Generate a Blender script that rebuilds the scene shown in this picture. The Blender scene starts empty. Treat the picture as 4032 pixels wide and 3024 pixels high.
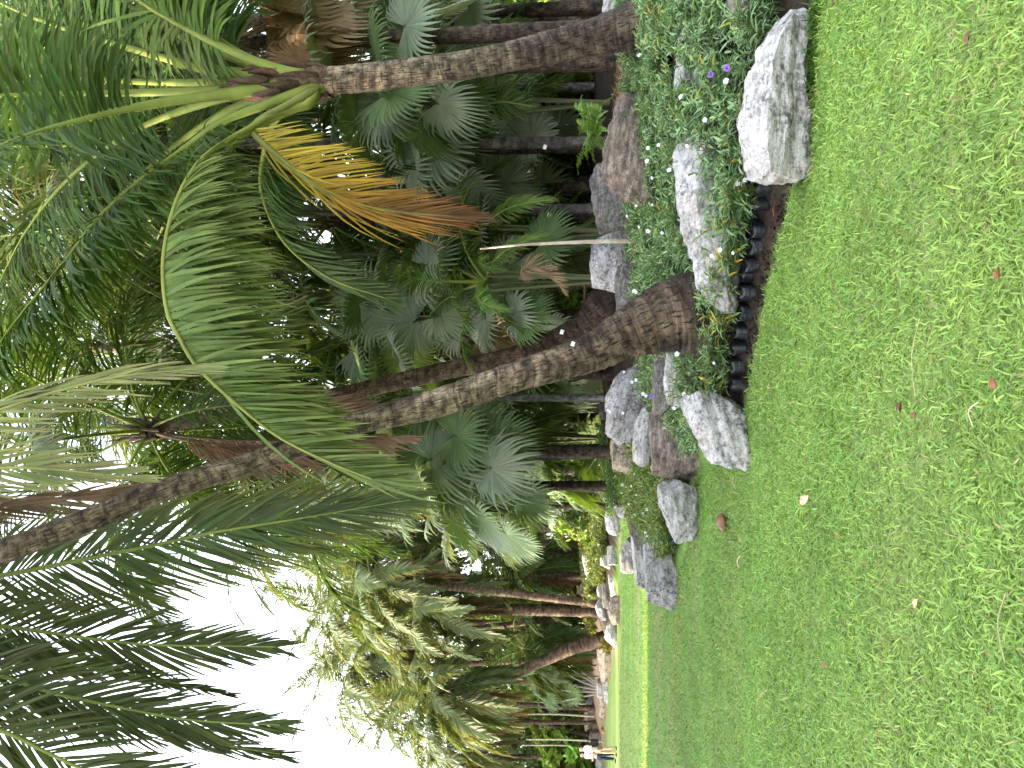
import bpy, math, random
import numpy as np
from mathutils import Vector, Matrix

random.seed(11)
rng = np.random.default_rng(11)
SC = bpy.context.scene
COL = SC.collection
R = math.radians
PI = math.pi

# ------------------------------------------------------------------ camera
F, EYE = 770.0, 1.5
PITCH = math.atan((581.5 - 512) / F)
FWD = np.array([0, math.cos(PITCH), math.sin(PITCH)])
UPV = np.array([0, -math.sin(PITCH), math.cos(PITCH)])
cam = bpy.data.cameras.new('camera')
cam_o = bpy.data.objects.new('camera', cam); COL.objects.link(cam_o)
cam.sensor_fit = 'HORIZONTAL'; cam.sensor_width = 36.0; cam.lens = 36.0 * F / 1024
cam.clip_start = 0.05; cam.clip_end = 2000
# the photograph is stored lying on its side: world 'down' runs to the picture's right
m = Matrix.Identity(4)
for i in range(3):
    m[i][0] = -UPV[i]; m[i][1] = (1, 0, 0)[i]; m[i][2] = -FWD[i]; m[i][3] = (0, 0, EYE)[i]
cam_o.matrix_world = m
SC.camera = cam_o

def at(U, V, d):
    """upright pixel (768 x 1024 frame) at forward distance d -> world point"""
    r = FWD + (U - 384) / F * np.array([1.0, 0, 0]) + (512 - V) / F * UPV
    return r * (d / r[1]) + np.array([0, 0, EYE])

def unit(v):
    return v / np.maximum(np.linalg.norm(v, axis=-1, keepdims=True), 1e-9)

# ------------------------------------------------------------------ terrain
BOUND = np.array([(40, -12), (9, 2.2), (2.75, 5.15), (1.95, 5.25), (1.40, 5.62), (.87, 6.3), (.4, 6.75), (-.09, 7.2), (-.5, 7.35), (-.75, 8.4),
                  (-1.0, 10.15), (-1.9, 10.6), (-2.7, 11.8), (-3.5, 12.9), (-4.6, 16.5), (-5.0, 20.0), (-4.0, 23.5), (-4.6, 27.5),
                  (-6.8, 31), (-9, 33.2), (-11.5, 34.0), (-13.5, 39), (-18, 44), (-28, 49), (-80, 60), (-80, 400), (300, 400), (300, -12)], float)

def sdist(x, y):
    """signed distance into the planted bed (positive inside)"""
    p = np.stack([np.asarray(x, float), np.asarray(y, float)], -1)
    best = np.full(p.shape[:-1], 1e9); inside = np.zeros(p.shape[:-1], bool)
    n = len(BOUND)
    for i in range(n):
        a, b = BOUND[i], BOUND[(i + 1) % n]
        ab = b - a
        t = np.clip(((p - a) @ ab) / (ab @ ab), 0, 1)
        dd = np.linalg.norm(p - (a + t[..., None] * ab), axis=-1)
        best = np.minimum(best, dd)
        c = ((a[1] > p[..., 1]) != (b[1] > p[..., 1]))
        with np.errstate(divide='ignore', invalid='ignore'):
            xx = (b[0] - a[0]) * (p[..., 1] - a[1]) / (b[1] - a[1] + 1e-12) + a[0]
        inside ^= c & (p[..., 0] < xx)
    return np.where(inside, best, -best)

def hgt(x, y):
    x = np.asarray(x, float); y = np.asarray(y, float)
    s = sdist(x, y)
    amp = 1.6 - .4 * np.clip((-x - 3) / 8, 0, 1)
    far = np.clip((y - 22) / 5, 0, 1)
    amp = amp * (1 - far) + 1.35 * far; ln = 5.5 * (1 - far) + 2.3 * far
    h = np.where(s > 0, amp * (1 - np.exp(-np.maximum(s, 0) / ln)), 0)
    h = h + .035 * np.sin(x * .9 + 1) * np.sin(y * .7) * np.clip(s * .5, 0, 1)
    h = h + .02 * np.sin(x * .5 + .3) * np.sin(y * .43) * np.clip(-s * .5, 0, 1)
    return h

def gz(x, y):
    return float(hgt(np.array([x]), np.array([y]))[0])

def ground(U, d):
    p = at(U, 581, d)
    return np.array([p[0], d, gz(p[0], d)])

# ------------------------------------------------------------------ mesh building
class MB:
    def __init__(s):
        s.v = []; s.f = []; s.c = []; s.t = []; s.n = 0
    def add(s, v, f, c=(1, 1, 1), tv=None):
        v = np.asarray(v, np.float32).reshape(-1, 3); f = np.asarray(f, np.int64)
        c = np.asarray(c, np.float32)
        if c.ndim == 1: c = np.broadcast_to(c, v.shape)
        s.v.append(v); s.f.append(f + s.n); s.c.append(c)
        s.t.append(np.zeros_like(v) if tv is None else np.asarray(tv, np.float32))
        s.n += len(v)
    def mesh(s, name, mat, smooth=False, off=None):
        me = bpy.data.meshes.new(name)
        v = np.concatenate(s.v)
        if off is not None: v = v - np.asarray(off, np.float32)
        loops = np.concatenate([f.ravel() for f in s.f])
        tot = np.concatenate([np.full(len(f), f.shape[1], np.int64) for f in s.f])
        st = np.concatenate([[0], np.cumsum(tot)[:-1]])
        me.vertices.add(len(v)); me.vertices.foreach_set('co', v.astype(np.float32).ravel())
        me.loops.add(len(loops)); me.loops.foreach_set('vertex_index', loops.astype(np.int32))
        me.polygons.add(len(tot)); me.polygons.foreach_set('loop_start', st.astype(np.int32))
        me.polygons.foreach_set('loop_total', tot.astype(np.int32))
        if smooth: me.polygons.foreach_set('use_smooth', np.ones(len(tot), bool))
        me.update(calc_edges=True)
        a = me.attributes.new('Col', 'FLOAT_COLOR', 'POINT')
        c = np.concatenate(s.c); c = np.concatenate([c, np.ones((len(c), 1), np.float32)], 1)
        a.data.foreach_set('color', c.astype(np.float32).ravel())
        a = me.attributes.new('tv', 'FLOAT_VECTOR', 'POINT')
        a.data.foreach_set('vector', np.concatenate(s.t).astype(np.float32).ravel())
        if mat: me.materials.append(mat)
        return me
    def build(s, name, mat, parent=None, smooth=False, loc=None):
        return link(name, s.mesh(name, mat, smooth, loc), parent, loc if parent is None else None)

def link(name, me, parent=None, loc=None):
    o = bpy.data.objects.new(name, me); COL.objects.link(o)
    if parent is not None: o.parent = parent
    if loc is not None: o.location = tuple(float(q) for q in loc)
    return o

def tag(o, label=None, cat=None, group=None, kind=None):
    if label: o['label'] = label
    if cat: o['category'] = cat
    if group: o['group'] = group
    if kind: o['kind'] = kind
    return o

def thing(name, label, cat, loc=(0, 0, 0), rz=0, group=None):
    o = bpy.data.objects.new(name, None); COL.objects.link(o)
    o.empty_display_size = .2
    o.location = tuple(float(q) for q in loc); o.rotation_euler = (0, 0, rz)
    return tag(o, label, cat, group)

def resample(pts, n):
    p = np.asarray(pts, float)
    if len(p) == 2: return p[0] + (p[1] - p[0]) * np.linspace(0, 1, n)[:, None]
    e = np.concatenate([[2 * p[0] - p[1]], p, [2 * p[-1] - p[-2]]])
    out = []
    for i in range(1, len(e) - 2):
        t = np.linspace(0, 1, 24, endpoint=False)[:, None]
        a, b, c, d = e[i - 1], e[i], e[i + 1], e[i + 2]
        out.append(.5 * (2 * b + (c - a) * t + (2 * a - 5 * b + 4 * c - d) * t ** 2 + (3 * b - a - 3 * c + d) * t ** 3))
    out = np.concatenate(out + [p[-1:]])
    L = np.concatenate([[0], np.cumsum(np.linalg.norm(np.diff(out, axis=0), axis=1))])
    tt = np.linspace(0, L[-1], n)
    return np.stack([np.interp(tt, L, out[:, k]) for k in range(3)], 1)

def curve_len(c):
    return float(np.linalg.norm(np.diff(c, axis=0), axis=1).sum())

def strips(mb, P, W, col, fold=None):
    """P (L,n,3) centre lines, W (L,n,3) half widths, col (L,3) or (L,n,3); fold (L,n,3) offset of the midrib"""
    L, n = P.shape[:2]
    col = np.asarray(col, float)
    if col.ndim == 2: col = np.repeat(col[:, None, :], n, 1)
    if fold is None:
        V = np.stack([P - W, P + W], 2); k = 2
    else:
        V = np.stack([P - W, P + fold, P + W], 2); k = 3
    C = np.repeat(col[:, :, None, :], k, 2)
    idx = np.arange(L * n * k).reshape(L, n, k)
    q = []
    for j in range(k - 1):
        q.append(np.stack([idx[:, :-1, j], idx[:, :-1, j + 1], idx[:, 1:, j + 1], idx[:, 1:, j]], -1).reshape(-1, 4))
    mb.add(V.reshape(-1, 3), np.concatenate(q), C.reshape(-1, 3))

def tube(mb, c, r, col, ns=7, flat=1.0, up=None, tv=False):
    c = np.asarray(c, float); n = len(c)
    r = np.broadcast_to(np.asarray(r, float), (n,))
    T = unit(np.gradient(c, axis=0))
    ref = np.array([0.13, 0.31, .94]) if up is None else np.asarray(up, float)
    if up is None and abs(T.mean(0) @ ref) > .8 * np.linalg.norm(T.mean(0)): ref = np.array([1.0, .1, .05])
    S = unit(np.cross(T, ref)); N = np.cross(S, T)
    a = np.linspace(0, 2 * PI, ns, endpoint=False)
    V = c[:, None] + r[:, None, None] * (np.cos(a)[None, :, None] * S[:, None] + flat * np.sin(a)[None, :, None] * N[:, None])
    idx = np.arange(n * ns).reshape(n, ns)
    q = np.stack([idx[:-1], np.roll(idx[:-1], -1, 1), np.roll(idx[1:], -1, 1), idx[1:]], -1).reshape(-1, 4)
    col = np.asarray(col, float)
    if col.ndim == 2: col = np.repeat(col[:, None], ns, 1).reshape(-1, 3)
    mb.add(V.reshape(-1, 3), q, col)
    # close the ends
    mb.add(V[0], [list(range(ns))[::-1]] if False else np.array([[0, i, i + 1] for i in range(1, ns - 1)]), col[:ns] if col.ndim == 2 else col)
    mb.add(V[-1], np.array([[0, i, i + 1] for i in range(1, ns - 1)]), col[-ns:] if col.ndim == 2 else col)

def hsvj(base, n, r, dv=.18, dh=.06):
    """n jittered copies of an rgb colour"""
    b = np.asarray(base, float)
    v = 1 + dv * r.standard_normal((n, 1))
    h = 1 + dh * r.standard_normal((n, 3))
    return np.clip(b * v * h, .003, .95)

# ------------------------------------------------------------------ materials
def mat(name):
    m_ = bpy.data.materials.new(name); m_.use_nodes = True
    nt = m_.node_tree; nt.nodes.clear()
    return m_, nt, nt.nodes, nt.links

def node(nt, typ, **kw):
    n = nt.nodes.new(typ)
    for k, v in kw.items():
        if k.startswith('i_'):
            key = k[2:]
            n.inputs[int(key) if key.isdigit() else key.replace('_', ' ')].default_value = v
        else: setattr(n, k, v)
    return n

def ramp(nt, fac, stops, interp='LINEAR'):
    n = nt.nodes.new('ShaderNodeValToRGB'); n.color_ramp.interpolation = interp
    e = n.color_ramp.elements
    while len(e) < len(stops): e.new(.5)
    for k, (p, c) in enumerate(stops):
        e[k].position = p; e[k].color = tuple(c) + (1,) if len(c) == 3 else c
    nt.links.new(fac, n.inputs[0])
    return n.outputs[0]

def mixc(nt, fac, a, b, blend='MIX'):
    n = nt.nodes.new('ShaderNodeMix'); n.data_type = 'RGBA'; n.blend_type = blend
    for s, v in ((0, fac), (6, a), (7, b)):
        if hasattr(v, 'links'): nt.links.new(v, n.inputs[s])
        else: n.inputs[s].default_value = v if s == 0 else (tuple(v) + (1,))[:4]
    return n.outputs[2]

def noise(nt, vec, scale, detail=4, rough=.6):
    n = nt.nodes.new('ShaderNodeTexNoise'); n.inputs['Scale'].default_value = scale
    n.inputs['Detail'].default_value = detail; n.inputs['Roughness'].default_value = rough
    if vec is not None: nt.links.new(vec, n.inputs['Vector'])
    return n.outputs['Fac']

def mapping(nt, vec, scale=(1, 1, 1), loc=(0, 0, 0)):
    n = nt.nodes.new('ShaderNodeMapping'); n.inputs['Scale'].default_value = scale; n.inputs['Location'].default_value = loc
    nt.links.new(vec, n.inputs['Vector']); return n.outputs[0]

def leaf_mat(name, trans=.32, rough=.45, spec=.35, ttint=(1.25, 1.15, .55), var=.25, nscale=3.0):
    m_, nt, N, L = mat(name)
    at_ = node(nt, 'ShaderNodeAttribute', attribute_name='Col')
    tc = node(nt, 'ShaderNodeTexCoord')
    f = noise(nt, tc.outputs['Object'], nscale, 3)
    v = ramp(nt, f, [(.3, (1 - var,) * 3), (.7, (1 + var * .6,) * 3)])
    c = mixc(nt, 1, at_.outputs['Color'], v, 'MULTIPLY')
    p = node(nt, 'ShaderNodeBsdfPrincipled'); p.inputs['Roughness'].default_value = rough
    p.inputs['Specular IOR Level'].default_value = spec
    L.new(c, p.inputs['Base Color'])
    tr = node(nt, 'ShaderNodeBsdfTranslucent'); L.new(mixc(nt, 1, c, ttint, 'MULTIPLY'), tr.inputs['Color'])
    mx = node(nt, 'ShaderNodeMixShader'); mx.inputs[0].default_value = trans
    L.new(p.outputs[0], mx.inputs[1]); L.new(tr.outputs[0], mx.inputs[2])
    o = node(nt, 'ShaderNodeOutputMaterial'); L.new(mx.outputs[0], o.inputs[0])
    return m_

def bump(nt, h, strength, dist):
    b = nt.nodes.new('ShaderNodeBump'); b.inputs['Strength'].default_value = strength; b.inputs['Distance'].default_value = dist
    nt.links.new(h, b.inputs['Height']); return b.outputs[0]

def rock_mat(name, light, mid, dark, lichen=.5, streak=(.30, .20, .13), streak_amt=.5, lic_col=(.05, .047, .042)):
    m_, nt, N, L = mat(name)
    tc = node(nt, 'ShaderNodeTexCoord'); oi = node(nt, 'ShaderNodeObjectInfo')
    off = node(nt, 'ShaderNodeVectorMath', operation='SCALE'); off.inputs[0].default_value = (37, 19, 11); L.new(oi.outputs['Random'], off.inputs['Scale'])
    ad = node(nt, 'ShaderNodeVectorMath', operation='ADD'); L.new(tc.outputs['Object'], ad.inputs[0]); L.new(off.outputs[0], ad.inputs[1])
    vec = ad.outputs[0]
    at_ = node(nt, 'ShaderNodeAttribute', attribute_name='Col')
    strat = noise(nt, mapping(nt, vec, (2.2, 2.2, 11)), 2.2, 6, .65)
    big = noise(nt, vec, 2.4, 5, .6)
    fine = noise(nt, vec, 55, 3, .7)
    c = ramp(nt, strat, [(.30, dark), (.47, mid), (.66, light)])
    c = mixc(nt, ramp(nt, big, [(.50, (0, 0, 0)), (.68, (streak_amt,) * 3)]), c, streak)
    sp = noise(nt, vec, 19, 5, .75)
    sm = node(nt, 'ShaderNodeMath', operation='ADD'); L.new(sp, sm.inputs[0])
    bg = node(nt, 'ShaderNodeMath', operation='MULTIPLY'); L.new(noise(nt, mapping(nt, vec, (1, 1, 1), (5, 2, 9)), 3.1, 4), bg.inputs[0]); bg.inputs[1].default_value = .55
    L.new(bg.outputs[0], sm.inputs[1])
    c = mixc(nt, ramp(nt, sm.outputs[0], [(.80 - .12 * lichen, (0, 0, 0)), (.98 - .12 * lichen, (.85,) * 3)]), c, lic_col)
    c = mixc(nt, 1, c, ramp(nt, fine, [(.32, (.72,) * 3), (.62, (1.12,) * 3)]), 'MULTIPLY')
    c = mixc(nt, 1, c, at_.outputs['Color'], 'MULTIPLY')
    p = node(nt, 'ShaderNodeBsdfPrincipled'); p.inputs['Roughness'].default_value = .9; p.inputs['Specular IOR Level'].default_value = .2
    L.new(c, p.inputs['Base Color'])
    hs = node(nt, 'ShaderNodeMath', operation='ADD'); L.new(strat, hs.inputs[0]); L.new(sp, hs.inputs[1])
    L.new(bump(nt, hs.outputs[0], .8, .03), p.inputs['Normal'])
    o = node(nt, 'ShaderNodeOutputMaterial'); L.new(p.outputs[0], o.inputs[0])
    return m_

def bark_mat(name, light, mid, dark, ring=.11, crack=1.0):
    """ringed palm bark; 'tv' holds (metres round the stem, metres along it)"""
    m_, nt, N, L = mat(name)
    tv = node(nt, 'ShaderNodeAttribute', attribute_name='tv'); at_ = node(nt, 'ShaderNodeAttribute', attribute_name='Col')
    v = tv.outputs['Vector']
    crk = noise(nt, mapping(nt, v, (60, 7.5, 1)), 1.0, 5, .65)
    pat = noise(nt, mapping(nt, v, (7, 9, 1)), 1.0, 4, .6)
    big = noise(nt, mapping(nt, v, (3, 2.2, 1)), 1.0, 3)
    c = ramp(nt, pat, [(.36, dark), (.50, mid), (.66, light)])
    c = mixc(nt, ramp(nt, crk, [(.39, (.95 * crack,) * 3), (.49, (0, 0, 0))]), c, tuple(q * .25 for q in dark))
    c = mixc(nt, 1, c, ramp(nt, big, [(.33, (.50,) * 3), (.6, (1.25,) * 3)]), 'MULTIPLY')
    lines = noise(nt, mapping(nt, v, (2.5, 30, 1)), 1.0, 3, .7)
    c = mixc(nt, 1, c, ramp(nt, lines, [(.36, (.42,) * 3), (.46, (1.0,) * 3)]), 'MULTIPLY')
    c = mixc(nt, 1, c, at_.outputs['Color'], 'MULTIPLY')
    p = node(nt, 'ShaderNodeBsdfPrincipled'); p.inputs['Roughness'].default_value = .88; p.inputs['Specular IOR Level'].default_value = .2
    L.new(c, p.inputs['Base Color'])
    hs = node(nt, 'ShaderNodeMath', operation='ADD'); L.new(crk, hs.inputs[0]); L.new(pat, hs.inputs[1])
    L.new(bump(nt, hs.outputs[0], .9, .02), p.inputs['Normal'])
    o = node(nt, 'ShaderNodeOutputMaterial'); L.new(p.outputs[0], o.inputs[0])
    return m_

def plain(name, col, rough=.7, spec=.3, var=.2, scale=12, bmp=0, bscale=40, tint=True):
    m_, nt, N, L = mat(name)
    tc = node(nt, 'ShaderNodeTexCoord')
    f = noise(nt, tc.outputs['Object'], scale, 4)
    c = mixc(nt, 1, col, ramp(nt, f, [(.3, (1 - var,) * 3), (.7, (1 + var * .7,) * 3)]), 'MULTIPLY')
    if tint:
        at_ = node(nt, 'ShaderNodeAttribute', attribute_name='Col'); c = mixc(nt, 1, c, at_.outputs['Color'], 'MULTIPLY')
    p = node(nt, 'ShaderNodeBsdfPrincipled'); p.inputs['Roughness'].default_value = rough; p.inputs['Specular IOR Level'].default_value = spec
    L.new(c, p.inputs['Base Color'])
    if bmp: L.new(bump(nt, noise(nt, tc.outputs['Object'], bscale, 4), bmp, .02), p.inputs['Normal'])
    o = node(nt, 'ShaderNodeOutputMaterial'); L.new(p.outputs[0], o.inputs[0])
    return m_

M_FROND = leaf_mat('palm_leaflet', .30, .55, .15)
M_DEAD = leaf_mat('dry_palm_leaflet', .2, .7, .2, (1.2, 1.0, .7))
M_FAN = leaf_mat('fan_palm_blade', .26, .5, .22, (1.2, 1.15, .5))
M_GRASS = leaf_mat('grass_blade', .38, .5, .25, (1.25, 1.15, .5), .2, .9)
M_PLANT = leaf_mat('bedding_leaf', .25, .5, .3, (1.15, 1.15, .5), .15, 2.0)
M_TREE = leaf_mat('tree_leaf', .35, .5, .3, (1.3, 1.2, .45), .3, .8)
M_PETAL = leaf_mat('petal', .35, .6, .1, (1, 1, 1), .05)
M_BARK = bark_mat('coconut_bark', (.285, .225, .172), (.155, .12, .09), (.055, .04, .03))
M_BARKD = bark_mat('dark_coconut_bark', (.145, .105, .08), (.08, .058, .044), (.03, .022, .017))
M_GREY = bark_mat('grey_palm_bark', (.27, .25, .25), (.19, .175, .17), (.10, .09, .085), crack=.35)
M_FIBRE = plain('palm_fibre', (.095, .062, .042), .9, .1, .5, 20, .8, 60)
M_RLIGHT = rock_mat('pale_granite', (.50, .485, .475), (.38, .365, .355), (.18, .165, .155), .32, (.40, .31, .24), .35)
M_RBROWN = rock_mat('brown_stained_rock', (.30, .255, .22), (.15, .115, .09), (.075, .055, .042), .55, (.12, .08, .055), .7)
M_RDARK = rock_mat('dark_lichen_rock', (.26, .245, .23), (.14, .13, .12), (.065, .058, .052), .95, (.16, .12, .09), .5)
M_RGREY = rock_mat('grey_rock', (.48, .47, .475), (.34, .33, .33), (.19, .18, .175), .5, (.27, .21, .165), .4)
M_RTAN = rock_mat('tan_rock', (.50, .42, .33), (.36, .29, .22), (.21, .16, .115), .35, (.32, .20, .12), .6)
M_BAG = plain('black_nursery_plastic', (.014, .016, .020), .33, .5, .3, 30, .5, 45)
# ------------------------------------------------------------------ palm generators
GREEN = np.array([.047, .084, .020]); GREEND = np.array([.035, .068, .020]); GREENY = np.array([.13, .16, .035])
PETI = np.array([.20, .24, .055])

def pinnate(mb, curve, up, nl, Lmax, w, a0=68, a1=22, lift=18, droop=.35, t0=.2, nseg=4, col=GREEN, tipcol=None, rr=.03, r=rng,
            fold=.0, colfun=None, prof=None, rcol=None, sides=(1, -1), sidelift=None, jit=6, sidescale=(1, 1), hang=0.0, wind=(0, 0, -1), rflat=.8):
    curve = np.asarray(curve, float); K = len(curve)
    T = unit(np.gradient(curve, axis=0))
    up = np.broadcast_to(np.asarray(up, float), curve.shape)
    S = unit(np.cross(T, up)); N = np.cross(S, T)
    tk = np.linspace(0, 1, K)
    rad = rr * (1 - .88 * tk ** .8)
    rad = rad * (1 + .9 * np.exp(-tk * 22)) * np.clip(tk * 60 + .35, 0, 1)
    rc = np.asarray(PETI if rcol is None else rcol, float)
    if rc.ndim == 1: rc = np.broadcast_to(rc, (K, 3))
    tube(mb, curve, rad, rc, 6, rflat, up=tuple(up.mean(0)))
    prof = prof or ([0, .1, .3, .6, .85, 1], [.55, .8, 1, .9, .6, .32])
    for si, s in enumerate(sides):
        t = np.sort(np.clip(np.linspace(t0, 1, nl) + r.normal(0, .25 / nl, nl), 0, 1))
        f = (t - t0) / (1 - t0)
        P0 = np.stack([np.interp(t, tk, curve[:, k]) for k in range(3)], 1)
        Tt = unit(np.stack([np.interp(t, tk, T[:, k]) for k in range(3)], 1))
        St = unit(np.stack([np.interp(t, tk, S[:, k]) for k in range(3)], 1)); Nt = np.cross(St, Tt)
        a = np.radians(a0 + (a1 - a0) * f ** 1.2 + r.normal(0, jit, nl))[:, None]
        lf = np.radians((lift if sidelift is None else sidelift[si]) + r.normal(0, jit * 1.3, nl))[:, None]
        Lf = (np.interp(f, *prof) * Lmax * (1 + r.normal(0, .07, nl)) * sidescale[si])
        d = unit(Tt * np.cos(a) + s * St * np.sin(a) * np.cos(lf) + Nt * np.sin(a) * np.sin(lf))
        if hang: d = unit(d + (hang * (1 + r.normal(0, .18, nl)))[:, None] * np.asarray(wind, float))
        nr = unit(Nt * np.cos(lf) - s * St * np.sin(lf) + r.normal(0, .12, (nl, 3)))
        P = [P0]; D = [d]
        g = droop * (1 + r.normal(0, .25, nl))[:, None]
        for k in range(nseg):
            d = unit(d + g * (k + .6) / nseg * np.array([0, 0, -1.0]) * 1.1)
            P.append(P[-1] + d * (Lf / nseg)[:, None]); D.append(d)
        P = np.stack(P, 1); D = np.stack(D, 1)
        W = unit(np.cross(D, nr[:, None, :]))
        wp = np.interp(np.linspace(0, 1, nseg + 1), [0, .12, .5, .8, 1], [.45, 1, .95, .6, .06]) * w / 2
        Ws = W * wp[None, :, None] * (np.clip(.6 + .4 * np.interp(f, *prof), 0, 1))[:, None, None]
        c0 = hsvj(col, nl, r) if colfun is None else np.clip(colfun(f) * (1 + .16 * r.standard_normal((nl, 1))), .004, .95)
        C = np.repeat(c0[:, None], nseg + 1, 1)
        if tipcol is not None:
            k = (np.linspace(0, 1, nseg + 1) ** 3)[None, :, None] * r.uniform(.3, 1, (nl, 1, 1))
            C = C * (1 - k) + np.asarray(tipcol) * k
        if fold:
            Nf = np.cross(W, D)
            strips(mb, P, Ws, C, Nf * -fold * wp[None, :, None] * 1.2)
        else: strips(mb, P, Ws, C)

def plane_curve(L, e0, e1, n=26, p=1.2, sway=0.0):
    t = np.linspace(0, 1, n); e = np.radians(e0 + (e1 - e0) * t ** p)
    st = L / (n - 1)
    x = np.concatenate([[0], np.cumsum(np.cos(e[:-1]) * st)]); z = np.concatenate([[0], np.cumsum(np.sin(e[:-1]) * st)])
    c = np.stack([x, sway * L * t ** 2, z], 1)
    return c, np.stack([-np.sin(e), np.zeros(n), np.cos(e)], 1)

FROND_CACHE = {}
ARCH = {'spear': (84, 60, 1.0), 'up': (72, 12, 1.3), 'arch': (48, -48, 1.2), 'spread': (22, -62, 1.0), 'droop': (-8, -78, .8), 'hang': (-45, -88, .6), 'dead': (-70, -90, .5)}
DEADC = np.array([.17, .105, .065])
def frond_mesh(arch, var=0, hi=False, L=4.2, style='coco'):
    k = (arch, var, hi, L, style)
    if k in FROND_CACHE: return FROND_CACHE[k]
    r = np.random.default_rng(hash((arch, var, style)) % 99991 if False else sum(map(ord, arch)) * 7 + var * 31 + len(style) + int(L * 10))
    e0, e1, p = ARCH[arch]
    c, up = plane_curve(L, e0 + r.normal(0, 4), e1 + r.normal(0, 6), 22, p, r.normal(0, .06))
    mb = MB()
    dead = arch == 'dead'
    base = {'coco': GREEN, 'yellow': GREENY, 'date': np.array([.12, .155, .07]), 'areca': np.array([.07, .14, .025])}[style]
    pinnate(mb, c, up, (84 if L > 2.5 else 52) if hi else (74 if style == 'date' else 56), (.98 if style == 'coco' else .78) * L / 4.2, (.036 if hi else (.066 if style == 'date' else .062)) * min(1, (L / 4.2) ** .7), 66, 22, 16 if not dead else 60, hang=.35 if arch not in ('spear', 'up') else .1,
            droop=.32, nseg=4 if hi else 3, col=DEADC if dead else base, tipcol=(.22, .17, .07) if r.random() < .5 else None,
            rr=.032, r=r, rcol=DEADC * .8 if dead else None, jit=8)
    me = mb.mesh('frond', M_DEAD if dead else M_FROND)
    FROND_CACHE[k] = me
    return me

def fan_leaf(mb, pet, X, Nn, Rr, nseg=34, spread=155, split=.55, droop=.6, col=GREEND, r=rng, fold=.35, hi=True, pcol=None, cup=.15, petr=.014):
    """pet = petiole curve ending at the hastula; X leaf axis, Nn leaf normal"""
    pet = np.asarray(pet, float); h = pet[-1]
    tube(mb, pet, np.linspace(petr * 1.5, petr * .8, len(pet)), (.13, .16, .06) if pcol is None else pcol, 5)
    X = unit(np.asarray(X, float)); Nn = unit(np.asarray(Nn, float) - (np.asarray(Nn, float) @ X) * X); Y = np.cross(Nn, X)
    th = np.radians(np.linspace(-spread, spread, nseg)); dth = th[1] - th[0]
    th = th + r.normal(0, dth * .08, nseg)
    Lr = Rr * (.72 + .28 * np.cos(th * .5)) * (1 + r.normal(0, .03, nseg))
    rs = np.array([.03, .3, split, .7, .85, 1.0]) if hi else np.array([.03, split, .8, 1.0])
    d0 = np.cos(th)[:, None] * X + np.sin(th)[:, None] * Y
    P = [h + d0 * (rs[0] * Lr)[:, None]]; D = [d0]; d = d0
    for k in range(1, len(rs)):
        free = max(0, rs[k] - split) / (1 - split)
        d = unit(d + cup * Nn * (.3 if rs[k] <= split else 0) + np.array([0, 0, -1.0]) * droop * free * (1 + r.normal(0, .5, (nseg, 1))))
        P.append(P[-1] + d * ((rs[k] - rs[k - 1]) * Lr)[:, None]); D.append(d)
    P = np.stack(P, 1); D = np.stack(D, 1)
    W = unit(np.cross(np.broadcast_to(Nn, D.shape), D))
    hw = np.where(rs <= split + 1e-6, rs, split * (1 - (rs - split) / (1 - split)) ** .8 + .004)
    wid = (Lr[:, None] * hw[None] * math.tan(dth / 2) * 1.04)
    Nf = np.cross(D, W)
    c = hsvj(col, nseg, r, .10, .04)
    C = np.repeat(c[:, None], len(rs), 1)
    strips(mb, P, W * wid[..., None], C, Nf * (fold * wid)[..., None] if fold else None)

FAN_CACHE = {}
def fan_mesh(var, pitch, Rr=.8, Lp=1.3, style='green', hi=False):
    """leaf growing along +X from the origin; pitch = petiole elevation in degrees"""
    k = (var, pitch, Rr, Lp, style, hi)
    if k in FAN_CACHE: return FAN_CACHE[k]
    r = np.random.default_rng(var * 17 + int(pitch) + 200)
    c, up = plane_curve(Lp, pitch, pitch - 30, 8, 1.3)
    e = R(pitch - 45 + r.normal(0, 8)); X = np.array([math.cos(e), r.normal(0, .15), math.sin(e)])
    Nn = np.array([-math.sin(e), r.normal(0, .2), math.cos(e)])
    mb = MB()
    col = {'green': np.array([.095, .150, .058]), 'blue': np.array([.185, .225, .155]), 'bright': np.array([.09, .15, .03]), 'dry': np.array([.22, .15, .09])}[style]
    fan_leaf(mb, c, X, Nn, Rr, 30 if not hi else 40, r.uniform(130, 165), r.uniform(.5, .62), .7 if style != 'dry' else 1.6, col, r, .4, hi,
             pcol=(.16, .18, .09) if style != 'dry' else (.2, .14, .08))
    me = mb.mesh('fan_leaf', M_FAN if style != 'dry' else M_DEAD)
    FAN_CACHE[k] = me
    return me

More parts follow.
